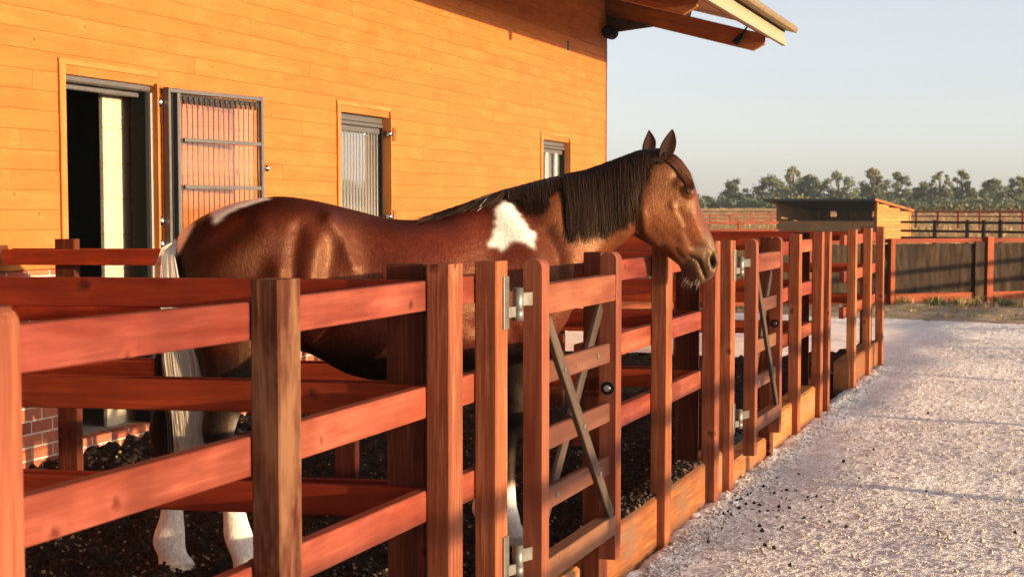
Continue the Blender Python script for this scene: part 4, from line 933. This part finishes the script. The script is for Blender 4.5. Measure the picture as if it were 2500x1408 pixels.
body_me.materials.clear()
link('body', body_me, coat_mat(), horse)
def hit(x, y, off=.0):
    o = at(x, y, 6.0); d = (o - CAM).normalized(); h = bvh.ray_cast(o, d)
    return (h[0] + h[1] * off, h[1]) if h[0] is not None else (None, None)

def hair_mat(name, c1, c2, rough=.38, spec=.5):
    m = NT(name); bv = m.attr('bv').outputs['Fac']; m.set('Base Color', m.ramp(bv, [(0, c1), (1, c2)])); m.set('Roughness', rough); m.set('Specular IOR Level', spec); m.set('Specular Tint', (1, .7, .5, 1)); return m.m
M_bh = hair_mat('black_horse_hair', (.012, .008, .006), (.050, .022, .012), .42, .35); M_wh = hair_mat('white_horse_hair', (.55, .46, .37), (.85, .76, .64), .5, .3); M_rh = hair_mat('brown_horse_hair', (.03, .010, .007), (.09, .030, .018))
M_eye = plain('eye', (.012, .006, .004), .06, 0, .8); M_ear = None
def strand(mb, pts, w0, mi=0, bv=None, seg=3):
    n = len(pts); mb.tube(pts, [w0 * (1 - .75 * (i / (n - 1)) ** 2) for i in range(n)], seg, mi, bv, cap=False)
# mane
mane = MB()
crx = [1060, 1090, 1120, 1150, 1180, 1220, 1260, 1300, 1340, 1385, 1430, 1475, 1515, 1552, 1590]
cry = [530, 517, 505, 494, 482, 469, 459, 448, 438, 427, 418, 402, 387, 373, 363]
bot_x = [1235, 1260, 1290, 1330, 1338, 1372, 1378, 1400, 1440, 1480, 1510, 1540, 1560, 1575]; bot_y = [492, 500, 520, 518, 468, 470, 582, 588, 584, 572, 558, 545, 505, 440]
def crest(x):
    y = np.interp(x, crx, cry); i = int(np.argmin(np.abs(flat[:, 0] - x))); dp = np.interp(x, flat[5:24, 0], flat[5:24, 5]); return at(x, y, dp), y
for k in range(3600):
    if random.random() < .87:
        x0 = rnd(1236, 1574)
        if 1338 < x0 < 1372 and random.random() < .35: continue
        r0, y0 = crest(x0); yb = np.interp(x0, bot_x, bot_y) + random.gauss(0, 5) + 16 * mnoise.noise(Vector((x0 * .045, 0, 9))); L = max(14, yb - y0) * (rnd(.55, .9) if random.random() < .3 else rnd(.82, 1.05)); drift = rnd(-6, 6) + (10 if x0 < 1335 else rnd(-3, 12)) ; nn_ = 8
    else:
        x0 = rnd(1062, 1245); r0, y0 = crest(x0); f = (x0 - 1062) / 180; L = rnd(12, 22) + 30 * f * rnd(.4, 1); drift = -rnd(26, 52); nn_ = 6
    off = rnd(.004, .016); ph = rnd(0, 6.28); lock = mnoise.noise(Vector((x0 * .075, 3.3, 0))) * 14
    pts = [r0 + UP * rnd(-.002, .007) + lat(10) * rnd(-.012, .012)]; last = None
    for s in range(1, nn_):
        t = s / (nn_ - 1); x = x0 + (drift + lock) * t ** 1.2 + 1.8 * math.sin(ph + t * 5); y = y0 + 4 + (L - 4) * t
        h, nrm_ = hit(x, y, off * min(1, t * 3 + .3))
        if h is None: continue
        if last is not None and (h - last).length > .12: break
        pts.append(h); last = h
    if len(pts) > 2: strand(mane, pts, rnd(.0013, .0028), mi=(1 if (x0 > 1195 and x0 < 1243 and random.random() < .06) else 0))
for k in range(260):      # hair lying over the poll
    x0 = rnd(1560, 1625); y0 = np.interp(x0, [1560, 1590, 1625], [371, 363, 365]); pts = [at(x0, y0, np.interp(x0, [1560, 1625], [7.69, 7.70]))]
    for s in range(1, 5):
        h, _ = hit(x0 - rnd(-2, 6) * s / 2, y0 + 3 + s * rnd(5, 9), .007)
        if h is not None: pts.append(h)
    if len(pts) > 2: strand(mane, pts, .0024)
mane.build('mane', [M_bh, M_wh], horse)
# forelock down the forehead
fl = MB()
for k in range(420):
    u_ = random.random(); w_ = random.random() ** 1.3; pts = [at(1618 + 24 * (1 - w_), 368 + 8 * (1 - w_), 7.70)]; ln = rnd(.35, 1.0)
    for s in range(1, 8):
        t = s / 7 * ln; f = .25 + .75 * t
        x = np.interp(t, [0, .2, .45, .7, 1], [1640, 1661, 1683, 1692, 1693]) - w_ * 24 * (1 - .55 * t); y = np.interp(t, [0, .2, .45, .7, 1], [374, 391, 422, 447, 466]) + w_ * 12 * (1 - .4 * t)
        h, nn2 = hit(x - 1.2, y + 1, rnd(.002, .008))
        if h is None: h = at(x, y, np.interp(y, [380, 470], [7.71, 7.74]))
        pts.append(h)
    strand(fl, pts, rnd(.0010, .0018))
for k in range(10):
    a_ = rnd(-4, 6); strand(fl, [at(1640, 378, 7.70), at(1662 + a_, 396, 7.70), at(1684 + a_, 425, 7.71), at(1694 + a_ * 1.3, 450 + a_, 7.72), at(1700 + a_ * 1.5, 465 + a_, 7.72)], .0007)
fl.build('forelock', M_rh, horse)
# tail
tl = MB()
for k in range(2300):
    wht = random.random() < .56; u_ = random.random(); v_ = rnd(-1, 1)
    if wht: xs_ = [428 + 6 * u_, 396 + 30 * u_, 391 + 46 * u_, 396 + 68 * u_, 402 + 84 * u_, 422 + 72 * u_, 436 + 58 * u_]
    else:
        b_ = random.random() < .62; q_ = u_ * (.42 if b_ else 1); xs_ = [430 + 6 * u_, 408 + 30 * u_, 402 + 40 * q_, 388 + 80 * q_, (383 + 60 * q_) if b_ else 470 + 22 * u_, (379 + 120 * q_) if b_ else 474 + 20 * u_, (378 + 130 * q_) if b_ else 478 + 14 * u_]
    ys_ = [583 + 6 * u_, 625, 690, 790, 880, 1000, 1105 + rnd(-90, 40)]; sw = random.gauss(0, 4)
    dp = 7.24 - .10 * (1 if wht else .2) + .05 * v_; pts = []; ph = rnd(0, 6)
    for s in range(13):
        t = s / 12 * 6; x = np.interp(t, range(7), xs_) + sw * (t / 6) ** 2 * 2 + 1.6 * math.sin(ph + t * 1.3); y = np.interp(t, range(7), ys_); pts.append(at(x, y, 7.26 + (dp - 7.26) * min(1, t / 2)))
    strand(tl, pts, rnd(.0009, .0021), mi=1 if wht else 0)
for k in range(14):
    a_ = rnd(0, 1); strand(tl, [at(425, 590, 7.2), at(402 - 8 * a_, 612 - 8 * a_, 7.18), at(392 - 14 * a_, 650, 7.18), at(394 - 10 * a_, 690, 7.18)], .0007, mi=1)
tl.build('tail', [M_bh, M_wh], horse)
# ears
def ear(sts, dp, ps, name='ear'):
    rr = []; A_ = np.array(sts, float); mb = MB(); n_ = len(A_); vs = []
    hx = (rt * math.cos(R(ps)) + fh * math.sin(R(ps)))
    rows = []
    for i in range(n_ - 1):
        for s in range(4 if i < n_ - 2 else 5): rows.append(cr(A_, i, s / 4))
    for (x, y, rx, th) in rows:
        c = at(x, y, dp); rm = max(.001, rx * dp / F_)
        for j in range(16):
            an = 2 * math.pi * j / 16; cup = .45 * th * (math.cos(an) ** 2)
            vs.append(c + hx * rm * math.cos(an) + lat(ps) * (th * .5 * math.sin(an) * (1 if math.sin(an) < 0 else .45) + cup - th * .3))
    fs = [(i * 16 + j, i * 16 + (j + 1) % 16, (i + 1) * 16 + (j + 1) % 16, (i + 1) * 16 + j) for i in range(len(rows) - 1) for j in range(16)]
    mb.add(vs, fs, smooth=True); return mb.build(name, plain('ear_fur', (.022, .009, .006), .7, 0, .08, nscale=60, namp=.3) if M_ear is None else M_ear, horse)
ear([(1616, 408, 13, .05), (1620, 390, 16, .055), (1627, 368, 20.5, .055), (1633, 348, 18.5, .045), (1637, 333, 12.5, .03), (1640, 322, 6, .016), (1641, 316, 1.5, .006)], 7.645, 20)
ear([(1582, 372, 14, .05), (1584, 358, 17, .05), (1586, 344, 15, .045), (1586, 332, 9.5, .03), (1585, 324, 5, .015), (1584.5, 318, 1.3, .006)], 7.80, 20)
# eye
h, nn2 = hit(1681, 469); ec = (h if h is not None else at(1681, 469, 7.66)) - (nn2 if nn2 is not None else lat(28)) * .0125
bm = bmesh.new(); bmesh.ops.create_uvsphere(bm, u_segments=20, v_segments=12, radius=.0155); me = bpy.data.meshes.new('eye'); bm.to_mesh(me); bm.free(); me.transform(Matrix.Translation(ec)); me.polygons.foreach_set('use_smooth', np.ones(len(me.polygons), '?')); link('eye', me, M_eye, horse)
wk = MB()
for k in range(24):
    x = rnd(1668, 1712); y = np.interp(x, [1668, 1684, 1712], [672, 690, 690]) + rnd(-10, 0); h, nn2 = hit(x, y, 0)
    if h is None: continue
    d = (-UP * rnd(.6, 1) - rt * rnd(-.1, .8) + lat(28) * rnd(-.2, .5)).normalized(); L = rnd(.02, .05); strand(wk, [h, h + d * L * .5 + UP * .002, h + d * L - UP * .004], .00026)
wk.build('whiskers', M_wh, horse)
# ------------------------------------------------------------------ the evening air
hm = bpy.data.materials.new('haze_air'); hm.use_nodes = True; ht = hm.node_tree; ht.nodes.clear()
ho = ht.nodes.new('ShaderNodeOutputMaterial'); pv = ht.nodes.new('ShaderNodeVolumePrincipled'); pv.inputs['Density'].default_value = .00022; pv.inputs['Color'].default_value = (.78, .9, 1, 1); ht.links.new(pv.outputs[0], ho.inputs['Volume'])
bm = bmesh.new(); bmesh.ops.create_cube(bm, size=1); me = bpy.data.meshes.new('haze'); bm.to_mesh(me); bm.free(); me.transform(Matrix.Translation((0, 650, 7)) @ Matrix.Diagonal((3040, 1960, 22, 1)))
tag(link('haze', me, hm), kind='stuff')
